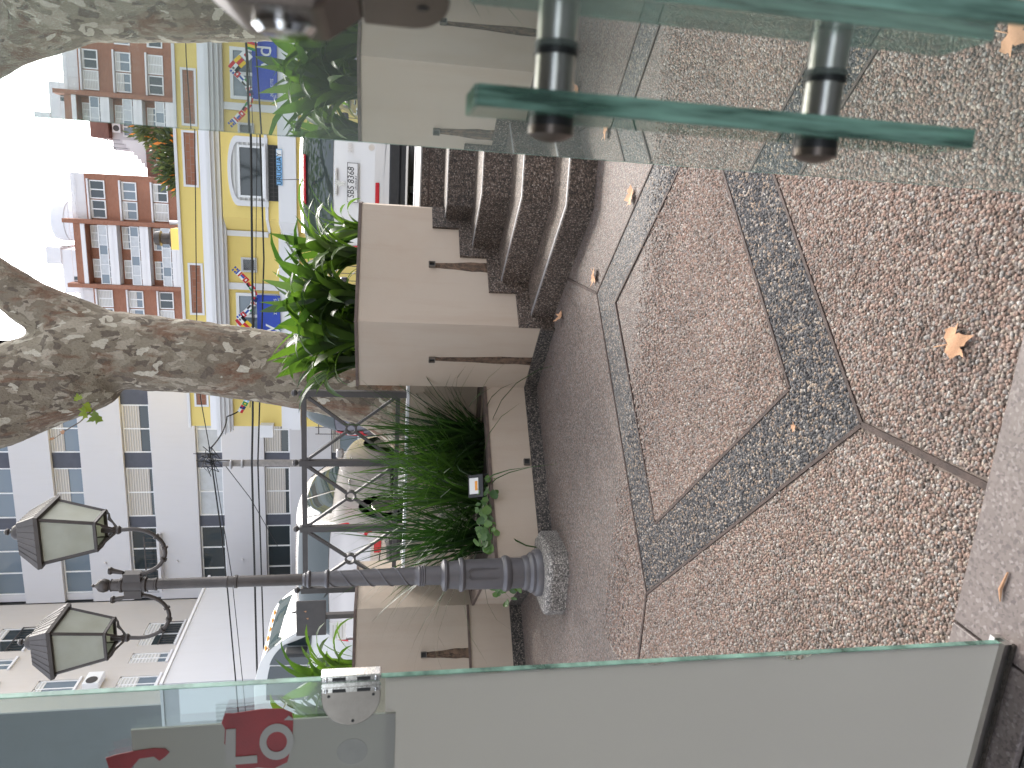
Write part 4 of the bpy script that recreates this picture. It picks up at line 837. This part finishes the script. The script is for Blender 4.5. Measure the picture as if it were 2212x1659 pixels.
def van():
    t=thing('white_van','white van with dark side windows passing behind the left planter','van',(-8.3,13.0,ZS)); t.rotation_euler=(0,0,rad(-90))
    # local +y is the van's heading; local x=+W/2 is its near side
    st=[(-5.2,.35,2.2,.93),(-5.1,.3,2.48,.97),(-4.6,.28,2.56,1),(-1.2,.28,2.58,1),(-.6,.28,2.54,1),(-.18,.28,2.40,.99),(.12,.28,2.12,.985),(.42,.28,1.72,.975),(.75,.28,1.42,.95),(1.05,.30,1.22,.90),(1.2,.34,.95,.82)]
    B=Body(st,1.95,1.5,.10); B.mesh(MB()).build('body',M['vanp'],t,local=True)
    B.patch(MB(),5.15,7.0,6.35,8,.01).build('windscreen',M['carglass'],t,local=True)
    for sx in (1,-1):
        B.patch(MB(),0,0,0,0,.01,(sx,),shape=lambda a,b:(4.55+2.2*a-.9*a*b,5.12+.72*b)).build('cab_window',M['gwind'],t,local=True)
        for a0 in (2.05,3.05,3.8): B.patch(MB(),a0,a0+.68,5.12,5.82,.01,(sx,)).build('side_window',M['gwind'],t,local=True)
        MB().box(sx*1.0-.02 if sx>0 else -1.22,1.22 if sx>0 else -.98,.0,.09,1.62,2.02).build('wing_mirror',M['black'],t,bevel=.03,local=True)
        for yy in (.45,-3.6): wheel(t,sx*.86,yy,.36,.36,.24)
    for k in range(5): MB().box(-.62+k*.3,-.55+k*.3,-.22,-.14,2.405,2.44).build('marker_lamp',M['gold'],t,bevel=.008,local=True)
    MB().tube([(.5,.60,1.62),(.1,.22,2.02)],.014,6).build('wiper',M['black'],t,local=True); MB().tube([(-.3,.60,1.62),(-.6,.2,2.0)],.014,6).build('wiper',M['black'],t,local=True)
van()
def sign():
    t=thing('sign_board','small grey board on a post with two dry leaves stuck on it','sign',(-4.2,6.6,.95)); MB().box(-4.39,-4.0,6.585,6.60,1.735,2.025).build('board',M['iron'],t,bevel=.004); MB().box(-4.22,-4.17,6.602,6.65,.95,1.95).build('post',M['iron'],t)
    n=MB().box(-4.44,-4.24,6.57,6.58,1.54,1.70).build('paper_notice',M['plate'],t)
    for k in range(4): MB().box(-4.42,-4.27+.0*k,6.5685,6.5695,1.66-.03*k,1.67-.03*k).build('text_line',M['letter'],n)
    for x,z in ((-4.11,1.93),(-4.19,1.91)): inst('stuck_leaf',DL[0],t,Vector((x,6.583,z))-wl(t),(rad(90),0,.6),(.02,.02,.02))
sign()
# ================================================================ BUILDINGS ACROSS THE STREET
def sight(V,Yp,y):
    # surveyed point: bearing read off the photograph, carried to the facade plane at distance y
    r=Vector((math.cos(YAW),math.sin(YAW),0)); fw=Vector((-math.sin(YAW),math.cos(YAW),0)); z=Vector((0,0,1)); f=fw*math.cos(PITCH)-z*math.sin(PITCH); u=fw*math.sin(PITCH)+z*math.cos(PITCH)
    a=math.cos(ROLL)*r+math.sin(ROLL)*u; b=math.sin(ROLL)*r-math.cos(ROLL)*u; d=f*1560+(829.5-Yp)*a+(V-1106)*b
    return Vector((0,0,EYE))+d*(y/d.y)
def window(t,x0,x1,z0,z1,y,shut=0,n=2,glass=None,fr=None,shm=None,fw_=.05,name='window'):
    glass=glass or M['gwin']; fr=fr or M['alu']; shm=shm or M['shut']; zg=z1-(z1-z0)*shut
    m=MB(); m.box(x0,x1,y-.03,y+.05,z1-fw_,z1); m.box(x0,x1,y-.03,y+.05,z0,z0+fw_); m.box(x0,x0+fw_,y-.03,y+.05,z0+fw_,z1-fw_); m.box(x1-fw_,x1,y-.03,y+.05,z0+fw_,z1-fw_)
    for k in range(1,n): xm=x0+(x1-x0)*k/n; m.box(xm-fw_/2,xm+fw_/2,y-.028,y+.048,z0+fw_,z1-fw_)
    w=m.build(name,fr,t)
    for k in range(n):
        a,b=x0+(x1-x0)*k/n,x0+(x1-x0)*(k+1)/n
        if zg>z0+.06: MB().add([(a,y+.02,z0),(b,y+.02,z0),(b,y+.02,zg),(a,y+.02,zg)],[(0,1,2,3)]).build('pane',glass,w)
    if shut>0: MB().box(x0+fw_,x1-fw_,y-.012,y+.012,zg,z1-fw_).build('shutter',shm,w)
    return w
def white_block():
    t=thing('apartment_building','white apartment block with slate panels between window bands behind the lamp','building',(-13,31,.96)); y=31; X0,X1=-18.45,-8.72
    rows=[(16.2,17.4),(13.5,14.65),(10.72,11.85),(7.88,8.95),(5.07,6.15),(2.1,3.3)]
    zt=22
    for z0,z1 in rows:
        MB().box(X0,X1,y,y+9,z1,zt).build('wall',M['white'],t); zt=z0
    MB().box(X0,X1,y,y+9,.9,zt).build('wall',M['white'],t); MB().box(X0,X1,y+.32,y+8.9,.95,21.9).build('core',M['white2'],t)
    for r,(z0,z1) in enumerate(rows):
        for a,b in ((-12.22,-11.55),(-15.0,-14.5),(-9.4,-8.75),(-18.44,-18.12)): MB().box(a,b,y+.16,y+.31,z0+.005,z1-.005).build('slate_panel',M['slate'] if a>-18 else M['white'],t)
        for c,(a,b) in enumerate(((-11.55,-9.4),(-14.5,-12.22),(-18.12,-15.0))):
            sh=[0,.45,.62,0,.66,.3][r]; g=M['gwin']; sm=M['shut']
            if c==1: sh=[0,.48,.85,0,.80,.3][r]
            if c==2: sh=[0,0,0,0,0,0][r]; g=M['gwind'] if r in (3,4) else M['gwin']
            if r==3 and c<2: g=M['curtain']
            if r==2 or r==4: g=M['gwind']
            window(t,a+.01,b-.01,z0+.02,z1-.02,y+.2,sh,2 if c<2 else 3,g,shm=sm)
    # small balcony on the third band
    m=MB(); m.box(-17.9,-15.2,y-.35,y,10.55,10.66); m.build('balcony_slab',M['white'],t); m=MB(); m.beam((-17.9,y-.33,11.15),(-15.2,y-.33,11.15),.04,.05)
    for k in range(14): m.beam((-17.9+k*.2,y-.33,10.66),(-17.9+k*.2,y-.33,11.13),.015,.015)
    m.build('balcony_rail',M['iron'],t)
    for z in (12.9,9.95,7.2): MB().lathe([(.06,y-.08),(.06,y+.02)],(-16.6,0,z),10,axis='y').build('drain_spout',M['white'],t)
white_block()
def side_block():
    t=thing('apartment_building','pale stucco block with loggias and air conditioner at the far left','building',(-20,25,.96)); x=-18.5
    # street front in grey pebbledash, side towards us in pale render
    MB().box(-40,x-.12,24.02,40,.9,24).build('core',M['greyst'],t); MB().box(-40,x,23.9,24.02,.9,24).build('front_wall',M['greyst'],t)
    w=MB(); zs=[(9.3,10.7),(12.1,13.5),(14.9,16.3),(17.7,19.1)]
    ys=[(24.02,24.75),(25.65,26.45),(27.1,27.6),(29.2,31)]; 
    for a,b in ys: w.box(x-.12,x,a,b,.9,24)
    op=[(24.75,25.65),(26.45,27.1),(27.6,29.2)]
    for a,b in op:
        zp=.9
        for z0,z1 in zs+[(24,24)]: w.box(x-.12,x,a,b,zp,z0); zp=z1
    w.build('side_wall',M['beigeb'],t)
    for a,b in op:
        for i,(z0,z1) in enumerate(zs):
            m=MB(); m.box(x-.09,x-.03,a,b,z0,z0+.06); m.box(x-.09,x-.03,a,b,z1-.06,z1); m.box(x-.09,x-.03,a,a+.05,z0,z1); m.box(x-.09,x-.03,b-.05,b,z0,z1); m.box(x-.09,x-.03,(a+b)/2-.025,(a+b)/2+.025,z0,z1); f=m.build('window',M['alu'],t)
            sh=(.5,.2,.75,.35)[(i+int(a))%4]; zg=z1-(z1-z0)*sh; MB().add([(x-.06,a,z0),(x-.06,b,z0),(x-.06,b,zg),(x-.06,a,zg)],[(0,1,2,3)]).build('pane',M['gwind'] if b-a>1 else M['gwin'],f); MB().box(x-.075,x-.04,a,b,zg,z1).build('shutter',M['shutw'],f)
            MB().box(x,x+.07,a-.06,b+.06,z0-.08,z0).build('sill',M['trim'],f)
            if b-a>1:
                r=MB(); r.beam((x+.02,a,z0+.62),(x+.02,b,z0+.62),.04,.04)
                for k in range(11): r.beam((x+.02,a+(b-a)*k/10,z0),(x+.02,a+(b-a)*k/10,z0+.6),.018,.018)
                r.build('balcony_rail',M['iron'],t)
    c=MB().box(x+.02,x+.32,24.9,25.6,11.2,11.75).build('air_conditioner',M['alu'],t,bevel=.02); MB().lathe([(.19,x+.325),(.2,x+.33),(.02,x+.335)],(0,25.1,11.48),16,axis='x').build('fan_grille',M['iron'],c)
    MB().box(x+.0,x+.06,23.9,24.0,.9,24).build('corner_trim',M['beigeb'],t)
side_block()
def low_white():
    t=thing('white_house','plain white flat-roofed house in front of the stucco block','building',(-16,22,.96))
    MB().box(-30,-16,21.7,28.5,.9,8.0).build('wall',M['white2'],t); MB().box(-30.05,-15.96,21.66,28.55,8.0,8.09).build('parapet_cap',M['trim'],t)
    MB().box(-22,-16.9,21.64,21.69,.9,6.4).build('corrugated_front',M['corr'],t)
low_white()
def yellow_house():
    t=thing('yellow_house','yellow single-storey house with white cornice and arched window','house',(-1,23,.96)); y=23; X0,X1=-7.62,8
    MB().box(X0,X1,y,y+12,.9,6.42).build('wall',M['yellow'],t)
    MB().box(X0,X1,y,y+.35,6.42,7.05).build('parapet',M['yellow'],t); MB().box(X0-.04,X1,y-.05,y+.4,7.05,7.13).build('parapet_cap',M['trim'],t)
    for x in (.45,-3.3,-6.2):
        f=MB(); a,b=x-.78,x+.78; f.box(a,b,y-.03,y-.001,6.86,6.92); f.box(a,b,y-.03,y-.001,6.50,6.56); f.box(a,a+.06,y-.03,y-.001,6.56,6.86); f.box(b-.06,b,y-.03,y-.001,6.56,6.86); v=f.build('parapet_vent',M['trim'],t); MB().box(a+.06,b-.06,y-.012,y-.002,6.56,6.86).build('vent_opening',M['brick'],v)
    m=MB(); m.box(X0-.05,X1,y-.12,y-.001,6.2,6.44).build('band',M['trim'],t)
    m=MB()
    for k,(z0,z1,d) in enumerate(((6.08,6.2,.42),(5.98,6.08,.34),(5.86,5.98,.24),(5.78,5.86,.12))): m.box(X0-.08-d*.3,X1,y-d,y-.001,z0,z1)
    m.build('cornice',M['trim'],t)
    # projecting bay with the arched window
    bx0,bx1=-1.5,2.4; yb=y-.45
    MB().prism([(bx0,y),(bx0+.4,yb),(bx1-.4,yb),(bx1,y)],.9,5.78).build('bay_wall',M['yellow'],t)
    MB().prism([(bx0-.14,y-.001),(bx0+.34,yb-.1),(bx1-.34,yb-.1),(bx1+.14,y-.001)],3.72,4.22).build('bay_plinth',M['trim'],t); MB().prism([(bx0-.05,y-.001),(bx0+.38,yb-.05),(bx1-.38,yb-.05),(bx1+.05,y-.001)],4.52,4.60).build('bay_sill_course',M['trim'],t)
    wx0,wx1=-.62,1.02; xc=(wx0+wx1)/2
    def arch(w,z0,zs,rise,n=12): return [(xc-w,z0),(xc+w,z0)]+[(xc+w*math.cos(a),zs+rise*math.sin(a)) for a in [math.pi*k/n for k in range(n+1)]]
    o=arch(.96,4.50,5.36,.25); i=arch(.80,4.50,5.30,.22); m=MB(); n=len(o)
    for k in range(1,n-1): m.add([(o[k][0],yb-.06,o[k][1]),(o[k+1][0],yb-.06,o[k+1][1]),(i[k+1][0],yb-.06,i[k+1][1]),(i[k][0],yb-.06,i[k][1]),(o[k][0],yb,o[k][1]),(o[k+1][0],yb,o[k+1][1]),(i[k+1][0],yb,i[k+1][1]),(i[k][0],yb,i[k][1])],[(0,1,2,3),(4,7,6,5),(0,4,5,1),(3,2,6,7)])
    k=n-1; m.add([(o[k][0],yb-.06,o[k][1]),(o[0][0],yb-.06,o[0][1]),(i[0][0],yb-.06,i[0][1]),(i[k][0],yb-.06,i[k][1])],[(0,1,2,3)]); m.build('arch_surround',M['trim'],t)
    MB().extr(arch(.80,4.50,5.30,.22),(0,yb-.02,0),(1,0,0),(0,0,1),(0,1,0),.01).build('shutter_box',M['shutw'],t)
    window(t,xc-.72,xc+.72,4.60,5.33,yb-.05,.0,1,M['gwind'],fw_=.06); MB().box(xc-.76,xc+.76,yb-.14,yb-.001,4.55,4.60).build('window_sill',M['trim'],t)
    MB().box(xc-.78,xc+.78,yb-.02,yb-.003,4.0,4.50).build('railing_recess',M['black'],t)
    m=MB()
    for k in range(14): m.beam((xc-.76+k*.117,yb-.08,4.0),(xc-.76+k*.117,yb-.08,4.50),.014,.014)
    for z in (4.05,4.2,4.35,4.48): m.beam((xc-.78,yb-.08,z),(xc+.78,yb-.08,z),.014,.014)
    m.build('window_railing',M['iron'],t)
    # recessed wall left of the bay
    MB().box(X0-.05,bx0-.05,y-.10,y-.001,4.0,4.3).build('plinth_band',M['trim'],t); MB().box(X0-.06,bx0-.02,y-.16,y-.001,3.72,4.0).build('plinth',M['trim'],t)
    g=window(t,-2.72,-2.28,4.95,5.40,y-.03,0,1,M['gwind'],fw_=.06,name='grated_window'); m=MB()
    for k in range(9):
        u=k/8; m.beam((-2.72+.44*u,y-.08,4.95),(-2.28 if u==0 else -2.28,y-.08,4.95+.45*(1-u)),.008,.008); m.beam((-2.72,y-.08,4.95+.45*u),(-2.28-.44*u if u<1 else -2.72,y-.08,5.40),.008,.008)
    m.build('grate',M['concrete'],g)
    for a in (-4.75,-6.6): window(t,a,a+1.4,4.35,5.58,y-.03,0,2,M['gwin'],fw_=.09)
    m=MB(); m.box(-3.25,-3.05,y-.06,y-.001,4.3,5.78); m.build('pilaster',M['trim'],t); MB().box(-1.66,-1.5,y-.06,y-.001,4.6,5.78).build('pilaster',M['trim'],t)
    c=MB().box(-2.25,-1.62,y+1,y+1.6,6.4,7.62).build('chimney',M['yellow'],t); m=MB(); m.lathe([(.26,7.62),(.26,7.7),(.17,7.72),(.17,7.95),(.24,7.98),(.2,8.15),(.02,8.2)],(-1.95,y+1.3,0),12); m.build('chimney_cowl',M['lampbrown'],c)
    MB().tube([(-1.45,y+1.3,6.4),(-1.45,y+1.3,7.7)],.07,10).build('flue_pipe',M['steel'],t); MB().box(-7.9,-7.5,y-.3,y-.0,4.55,4.95).build('meter_box',M['trim'],t)
    # fence in front of the basement
    m=MB()
    for k in range(40): m.beam((-7.6+k*.22,22.2,.96),(-7.6+k*.22,22.2,3.2),.02,.02)
    for z in (1.2,1.9,2.6,3.1): m.beam((-7.6,22.2,z),(1.2,22.2,z),.02,.03)
    f=m.build('bar_fence',M['iron']); tag(f,'dark bar fence in front of the yellow house basement','fence')
    # banner
    b=thing('blue_banner','blue advertising banner hung below the house window','banner',(-4.6,22.85,4.3)); MB().box(-6.2,-3.38,22.84,22.86,4.28,4.96).build('cloth',M['blue'],b,bevel=.004)
    text('by',.62,M['inkw'],'lettering',b,(-4.55,22.835,4.62)); text('2712 4995',.115,M['inkw'],'phone_number',b,(-3.72,22.835,4.42)); text('.uy',.10,M['inkw'],'web_line',b,(-3.50,22.835,4.33))
    m=MB(); k=20
    for i in range(k): t0,t1=2*math.pi*i/k,2*math.pi*(i+1)/k; m.add([(-5.2+r*math.cos(q),22.836,4.62+r*math.sin(q)) for q in (t0,t1) for r in (.11,.2)],[(0,1,3,2)])
    m.build('orange_ring',M['orange'],b)
    s=thing('scarf_banner','pale blue scarf reading URUGUAY tied to the window railing','banner',(.3,22.4,4.1)); MB().box(-.12,.88,22.42,22.43,4.10,4.26).build('cloth',M['sky'],s); text('URUGUAY',.19,M['ink'],'lettering',s,(.33,22.415,4.18)); MB().box(.68,.86,22.416,22.419,4.11,4.25).build('striped_end',M['inkw'],s)
yellow_house()
FC={'w':(.75,.75,.75),'r':(.5,.02,.03),'b':(.02,.07,.35),'g':(.02,.22,.06),'y':(.75,.5,.03),'k':(.01,.01,.01),'s':(.25,.5,.75),'n':(.01,.02,.12)}
FM={k:plain('flag_'+{'w':'white','r':'red','b':'blue','g':'green','y':'yellow','k':'black','s':'sky','n':'navy'}[k],c,.8,0,.05,5,0) for k,c in FC.items()}
def bunting(pts,flags,label,y):
    t=thing('flag_bunting',label,'bunting',pts[0],'bunting on the yellow house')
    P=[Vector(p) for p in pts]; seg=[0]
    for a,b in zip(P,P[1:]): seg.append(seg[-1]+(b-a).length)
    def at(s):
        s=max(0,min(seg[-1],s))
        for i in range(len(P)-1):
            if s<=seg[i+1]: f=(s-seg[i])/(seg[i+1]-seg[i]); return P[i].lerp(P[i+1],f),(P[i+1]-P[i]).normalized()
    MB().tube(P,.006,5).build('string',M['inkw'],t)
    w=seg[-1]/len(flags)*.94
    for k,fl in enumerate(flags):
        c,d=at(seg[-1]*(k+.5)/len(flags)); nrm=Vector((0,-1,0)); up=Vector((-d.z,0,d.x)); up=up if up.z>0 else -up; h=w*1.3; a=c-d*w/2-up*h; o=Vector((0,-.01,0))
        m=MB(); kind,cs=fl[0],fl[1:]; mats=[]
        def rect(u0,u1,v0,v1,cc,lift=0):
            mats.append(FM[cc]); m.add([a+o*(1+lift)+d*w*u+up*h*v for u,v in ((u0,v0),(u1,v0),(u1,v1),(u0,v1))],[(0,1,2,3)],len(mats)-1)
        n=len(cs)
        if kind=='h':
            for i,cc in enumerate(cs): rect(0,1,1-(i+1)/n,1-i/n,cc)
        elif kind=='v':
            for i,cc in enumerate(cs): rect(i/n,(i+1)/n,0,1,cc)
        elif kind=='x': rect(0,1,0,1,cs[0]); rect(.38,.58,0,1,cs[1],.5); rect(0,1,.4,.6,cs[1],.6)
        elif kind=='o': rect(0,1,0,1,cs[0]); rect(.33,.67,.3,.7,cs[1],.5)
        elif kind=='s': rect(0,1,0,1,cs[0]); rect(.3,.7,.42,.58,cs[1],.5); rect(.43,.57,.22,.78,cs[1],.6)
        elif kind=='c': rect(0,1,0,1,cs[0]); rect(0,.5,.5,1,cs[1],.5)
        m.build('flag',mats,t,fix=False)
g=[sight(v,q,22.5) for v,q in ((500,583),(516,598),(531,613),(541,628),(545,642),(540,658),(528,670),(510,684))]
bunting(g,['xby','vbwr','hwbr','orw','hkry','hgwr','hrwr','cnr','xwr','hkwg','hwbw','srw','xbw'],'flag garland across the house window right of the trunk',22.5)
g=[sight(v,q,22.5) for v,q in ((507,692),(516,702),(529,714),(545,730),(552,760))]; bunting(g,['hrwk','hyry','owr','vgyr','hwrw'],'short flag garland vanishing behind the trunk',22.5)
g=[sight(v,q,22.5) for v,q in ((530,858),(524,870),(513,888))]; bunting(g,['hsws','ogy','cnr','hwr'],'end of the flag garland left of the trunk',22.5)
# ---------------------------------------------------------------- brick blocks
def brick_block():
    y=72; t=thing('brick_apartment_block','tall orange brick block with white balconies behind the yellow house','building',(-6,y,.9))
    MB().box(-22,-.4,y,y+14,.9,27.3).build('wall',M['brick'],t); MB().box(-22,-.4,y+.3,y+.5,27.3,28.6).build('roof_rail',M['trim'],t)
    for x in (-10.25,-4.55): MB().box(x-.18,x+.18,y-1.1,y-.001,.9,29).build('pilaster',M['brick'],t)
    MB().box(-10.05,-4.75,y-.9,y-.003,27.2,28.2).build('bay_parapet',M['brick'],t)
    for k in range(5):
        zt=26.9-k*2.63
        for a,b in ((-2.55,-.95),(-4.25,-2.65),(-12.3,-10.7),(-14.0,-12.4),(-16.2,-14.6)): 
            window(t,a,b,zt-1.25,zt,y-.06,(.0,.35,.55,.15,.9)[(k*3+int(-a*2))%5],2,M['gwin'] if (k+int(a))%2 else M['gwind'],shm=M['shutw'],fw_=.10)
        for a,b in ((-4.35,-.85),(-14.1,-10.6)): MB().box(a,b,y-.35,y-.001,zt+.02,zt+.16).build('lintel_slab',M['trim'],t)
        # balcony bay
        MB().box(-10.05,-4.75,y-1.0,y-.002,zt+.35,zt+.7).build('balcony_beam',M['trim'],t); MB().box(-10.05,-4.75,y-1.0,y-.004,zt-1.95,zt-1.55).build('balcony_slab',M['trim'],t)
        for a,b in ((-9.6,-7.9),(-6.9,-4.9)): window(t,a,b,zt-1.5,zt+.2,y-.06,(.15,.9,.5,.3,.7)[(k*2+int(-a))%5],3,M['gwin'],shm=M['shutw'],fw_=.09)
        r=MB()
        for z in (zt-.75,zt-1.45): r.beam((-10.0,y-.98,z),(-4.8,y-.98,z),.05,.07)
        for j in range(7): r.beam((-10.0+j*.865,y-.98,zt-1.5),(-10.0+j*.865,y-.98,zt-.72),.05,.06)
        q=r.build('balcony_frame',M['alu'],t)
        for j in range(6): MB().add([(-9.97+j*.865,y-.97,zt-1.44),(-9.16+j*.865,y-.97,zt-1.44),(-9.16+j*.865,y-.97,zt-.78),(-9.97+j*.865,y-.97,zt-.78)],[(0,1,2,3)]).build('balcony_pane',M['curtain'] if (j+k)%3 else M['gwin'],q)
    m=MB()
    for k in range(26): m.beam((-22+k*.86,y+.1,27.3),(-22+k*.86,y+.1,28.9),.05,.05)
    for z in (28.2,28.9): m.beam((-22,y+.1,z),(-.4,y+.1,z),.05,.05)
    m.build('roof_railing',M['trim'],t)
    q=thing('water_tank','pale grey domed water tank on the brick block roof','water tank',(-4.9,76,27.3)); MB().lathe([(1.85,27.3),(1.85,30.9),(1.75,31.3),(1.4,31.55),(.01,31.75)],(-4.9,76,0),32).build('drum',M['tank'],q)
    m=MB()
    for z in (28.3,29.2,30.1): m.lathe([(1.87,z),(1.88,z+.04),(1.87,z+.08)],(-4.9,76,0),32)
    m.build('hoop',M['concrete'],q)
    m=MB()
    for x in (-7.05,-6.85): m.beam((x,75,27.3),(x,75,32.2),.04,.04)
    for k in range(14): m.beam((-7.05,75,27.5+k*.34),(-6.85,75,27.5+k*.34),.03,.03)
    m.build('ladder',M['concrete'],q)
    s=thing('roof_stair_tower','white stair tower with slit window on the brick block roof','tower',(-9,76,27.3)); MB().box(-11.6,-7.5,75,79,27.3,30.9).build('wall',M['tank'],s); MB().box(-8.9,-7.3,74.9,79.1,30.9,32.2).build('tower_head',M['tank'],s); MB().box(-10.6,-10.0,74.95,74.99,28.2,30.0).build('window',M['gwind'],s)
    a=MB().tube([(-7.2,75,30),(-7.2,75,40)],.04,6).build('antenna_mast',M['iron']); tag(a,'thin antenna mast rising beside the water tank','antenna')
brick_block()
def dark_block():
    y=76; t=thing('dark_brick_building','dark brick building with outside roof stairs right of the orange block','building',(3,y,.9))
    MB().box(-.38,14,y,y+12,.9,23.2).build('wall',M['brickd'],t); MB().box(1.9,9,y+3,y+8,23.2,27.0).build('penthouse',M['white'],t); MB().box(2.9,9,y+2,y+8,27.0,28.6).build('brick_top',M['brickd'],t)
    MB().box(5,13,y-.6,y-.001,24.2,28.6).build('brick_tower',M['brickd'],t)
    window(t,1.1,2.6,20.6,22.3,y-.06,.9,1,M['gwin'],shm=M['shutw'],fw_=.12); window(t,3.2,5,24.3,26,y+2.9,.0,2,M['gwin'],fw_=.12)
    m=MB()
    for k in range(8): m.box(.1+k*.34,.1+(k+1)*.34,y+1,y+2,23.2,23.4+k*.3)
    m.build('stair',M['trim'],t); m=MB(); m.beam((-.3,y+1,24.2),(2.9,y+1,27),.06,.06)
    for k in range(9): m.beam((-.1+k*.36,y+1,23.3+k*.3),(-.1+k*.36,y+1,24.35+k*.31),.04,.04)
    m.build('stair_rail',M['iron'],t); c=MB().box(3.5,4.4,y+2.5,y+2.95,26.1,26.8).build('air_conditioner',M['alu'],t); MB().lathe([(.28,y+2.49),(.02,y+2.48)],(3.9,0,26.45),14,axis='y').build('fan_grille',M['iron'],c)
dark_block()
def bush(name,label,c,R,n,mat,seed,size,extra=None):
    rng=random.Random(seed); t=thing(name,label,'shrub',(c[0],c[1],c[2]-R[2])); m=MB(); m2=MB()
    for k in range(n):
        d=Vector((rng.gauss(0,1),rng.gauss(0,1),rng.gauss(0,1))).normalized()*rng.uniform(.45,1)**.5; p=Vector((c[0]+d.x*R[0]*rng.uniform(.8,1.1),c[1]+d.y*R[1],c[2]+d.z*R[2]*rng.uniform(.8,1.1))); a=(d+Vector((rng.gauss(0,.4),rng.gauss(0,.4),rng.gauss(.4,.4)))).normalized(); b=a.cross(Vector((rng.gauss(0,1),rng.gauss(0,1),.3))).normalized(); s=size*rng.uniform(.6,1.3)
        (m2 if extra and rng.random()<.05 else m).add([p,p+a*s*.5+b*s*.16,p+a*s,p+a*s*.5-b*s*.16],[(0,1,2,3)])
    o=m.build('foliage',mat,t,fix=False); o['kind']='stuff'
    if extra: o=m2.build('orange_foliage',extra,t,fix=False); o['kind']='stuff'
    st=MB()
    for k in range(5): st.tube([(c[0]+rng.uniform(-.1,.1),c[1],c[2]-R[2]*1.3),(c[0]+rng.uniform(-.6,.6)*R[0],c[1]+rng.uniform(-.4,.4),c[2]+rng.uniform(-.2,.5)*R[2])],[.06,.02],6)
    st.build('stem',M['bark'],t)
bush('roof_shrub','dark spiky shrub with orange leaves above the yellow parapet',(.55,29.5,8.2),(1.35,1.2,1.25),2600,M['shrub'],3,.3,M['shrubo'])
bush('roof_shrub','taller spiky shrub behind the parapet at the doorway edge',(1.75,30.5,8.9),(1.0,1.0,1.7),1800,M['shrub'],4,.3,M['shrubo'])
# ---------------------------------------------------------------- pole and cables
def pole():
    t=thing('utility_pole','weathered utility pole with cable bracket in front of the white block','pole',(-8.1,21,.9)); MB().tube([(-8.12,21,.9),(-8.1,21,5.72)],[.12,.10],12).build('shaft',M['pole'],t)
    m=MB(); m.beam((-8.0,20.95,5.75),(-7.95,20.95,6.2),.05,.05); m.beam((-8.15,20.95,5.2),(-8.0,20.95,5.8),.05,.05); m.tube([(-8.1,20.88,5.45),(-8.1,20.88,5.5)],.13,10); m.tube([(-8.1,20.95,5.15),(-8.1,20.95,5.2)],.125,10); m.build('bracket',M['concrete'],t)
    rng=random.Random(2); m=MB()
    for k in range(9):
        q=[Vector((-7.95,20.9,6.15))+Vector((.18*rng.gauss(0,1),.1*rng.gauss(0,1),.18*rng.gauss(0,1))) for _ in range(5)]; m.tube(q,.012,5)
    m.build('cable_coils',M['cable'],t)
pole()
def cable(pts,y,r,label,sag=0):
    P=[sight(v,q,yy) for (v,q),yy in zip(pts,y if hasattr(y,'__len__') else [y]*len(pts))]; Q=[]
    for a,b in zip(P,P[1:]):
        for k in range(8): u=k/8; p=a.lerp(b,u); p.z-=sag*4*u*(1-u); Q.append(p)
    Q.append(P[-1]); o=MB().tube(Q,r,6).build('overhead_cable',M['cable']); tag(o,label,'cable','overhead cables across the street')
cable([(530,-60),(542,300),(546,700),(546,900),(544,1000),(556,1480),(570,1800)],16,.024,'thickest black cable crossing in front of the yellow house window')
cable([(556,-60),(562,300),(570,560),(560,900),(557,1000),(566,1280),(582,1800)],16.4,.018,'second black cable just below the thickest one')
cable([(556,-60),(555,300),(552,640),(540,880)],16.8,.008,'thin cable dipping behind the flag garland')
cable([(418,-60),(421,300),(425,700),(433,860),(452,965)],[20.9]*5,.013,'thin cable along the yellow house cornice')
cable([(452,965),(478,1150),(492,1280),(510,1480),(535,1800)],20.9,.022,'cable from the pole head to the left past the lamp')
cable([(456,965),(500,1240),(525,1480),(555,1800)],20.85,.012,'thin twin cable under the one from the pole head')
cable([(455,968),(490,900),(520,880)],[20.9,22,23],.022,'service cable bundle from the pole to the yellow house',.1)
cable([(456,966),(540,1075),(600,1180)],[20.9,24,29],.012,'slack wire from the pole down to the white block')
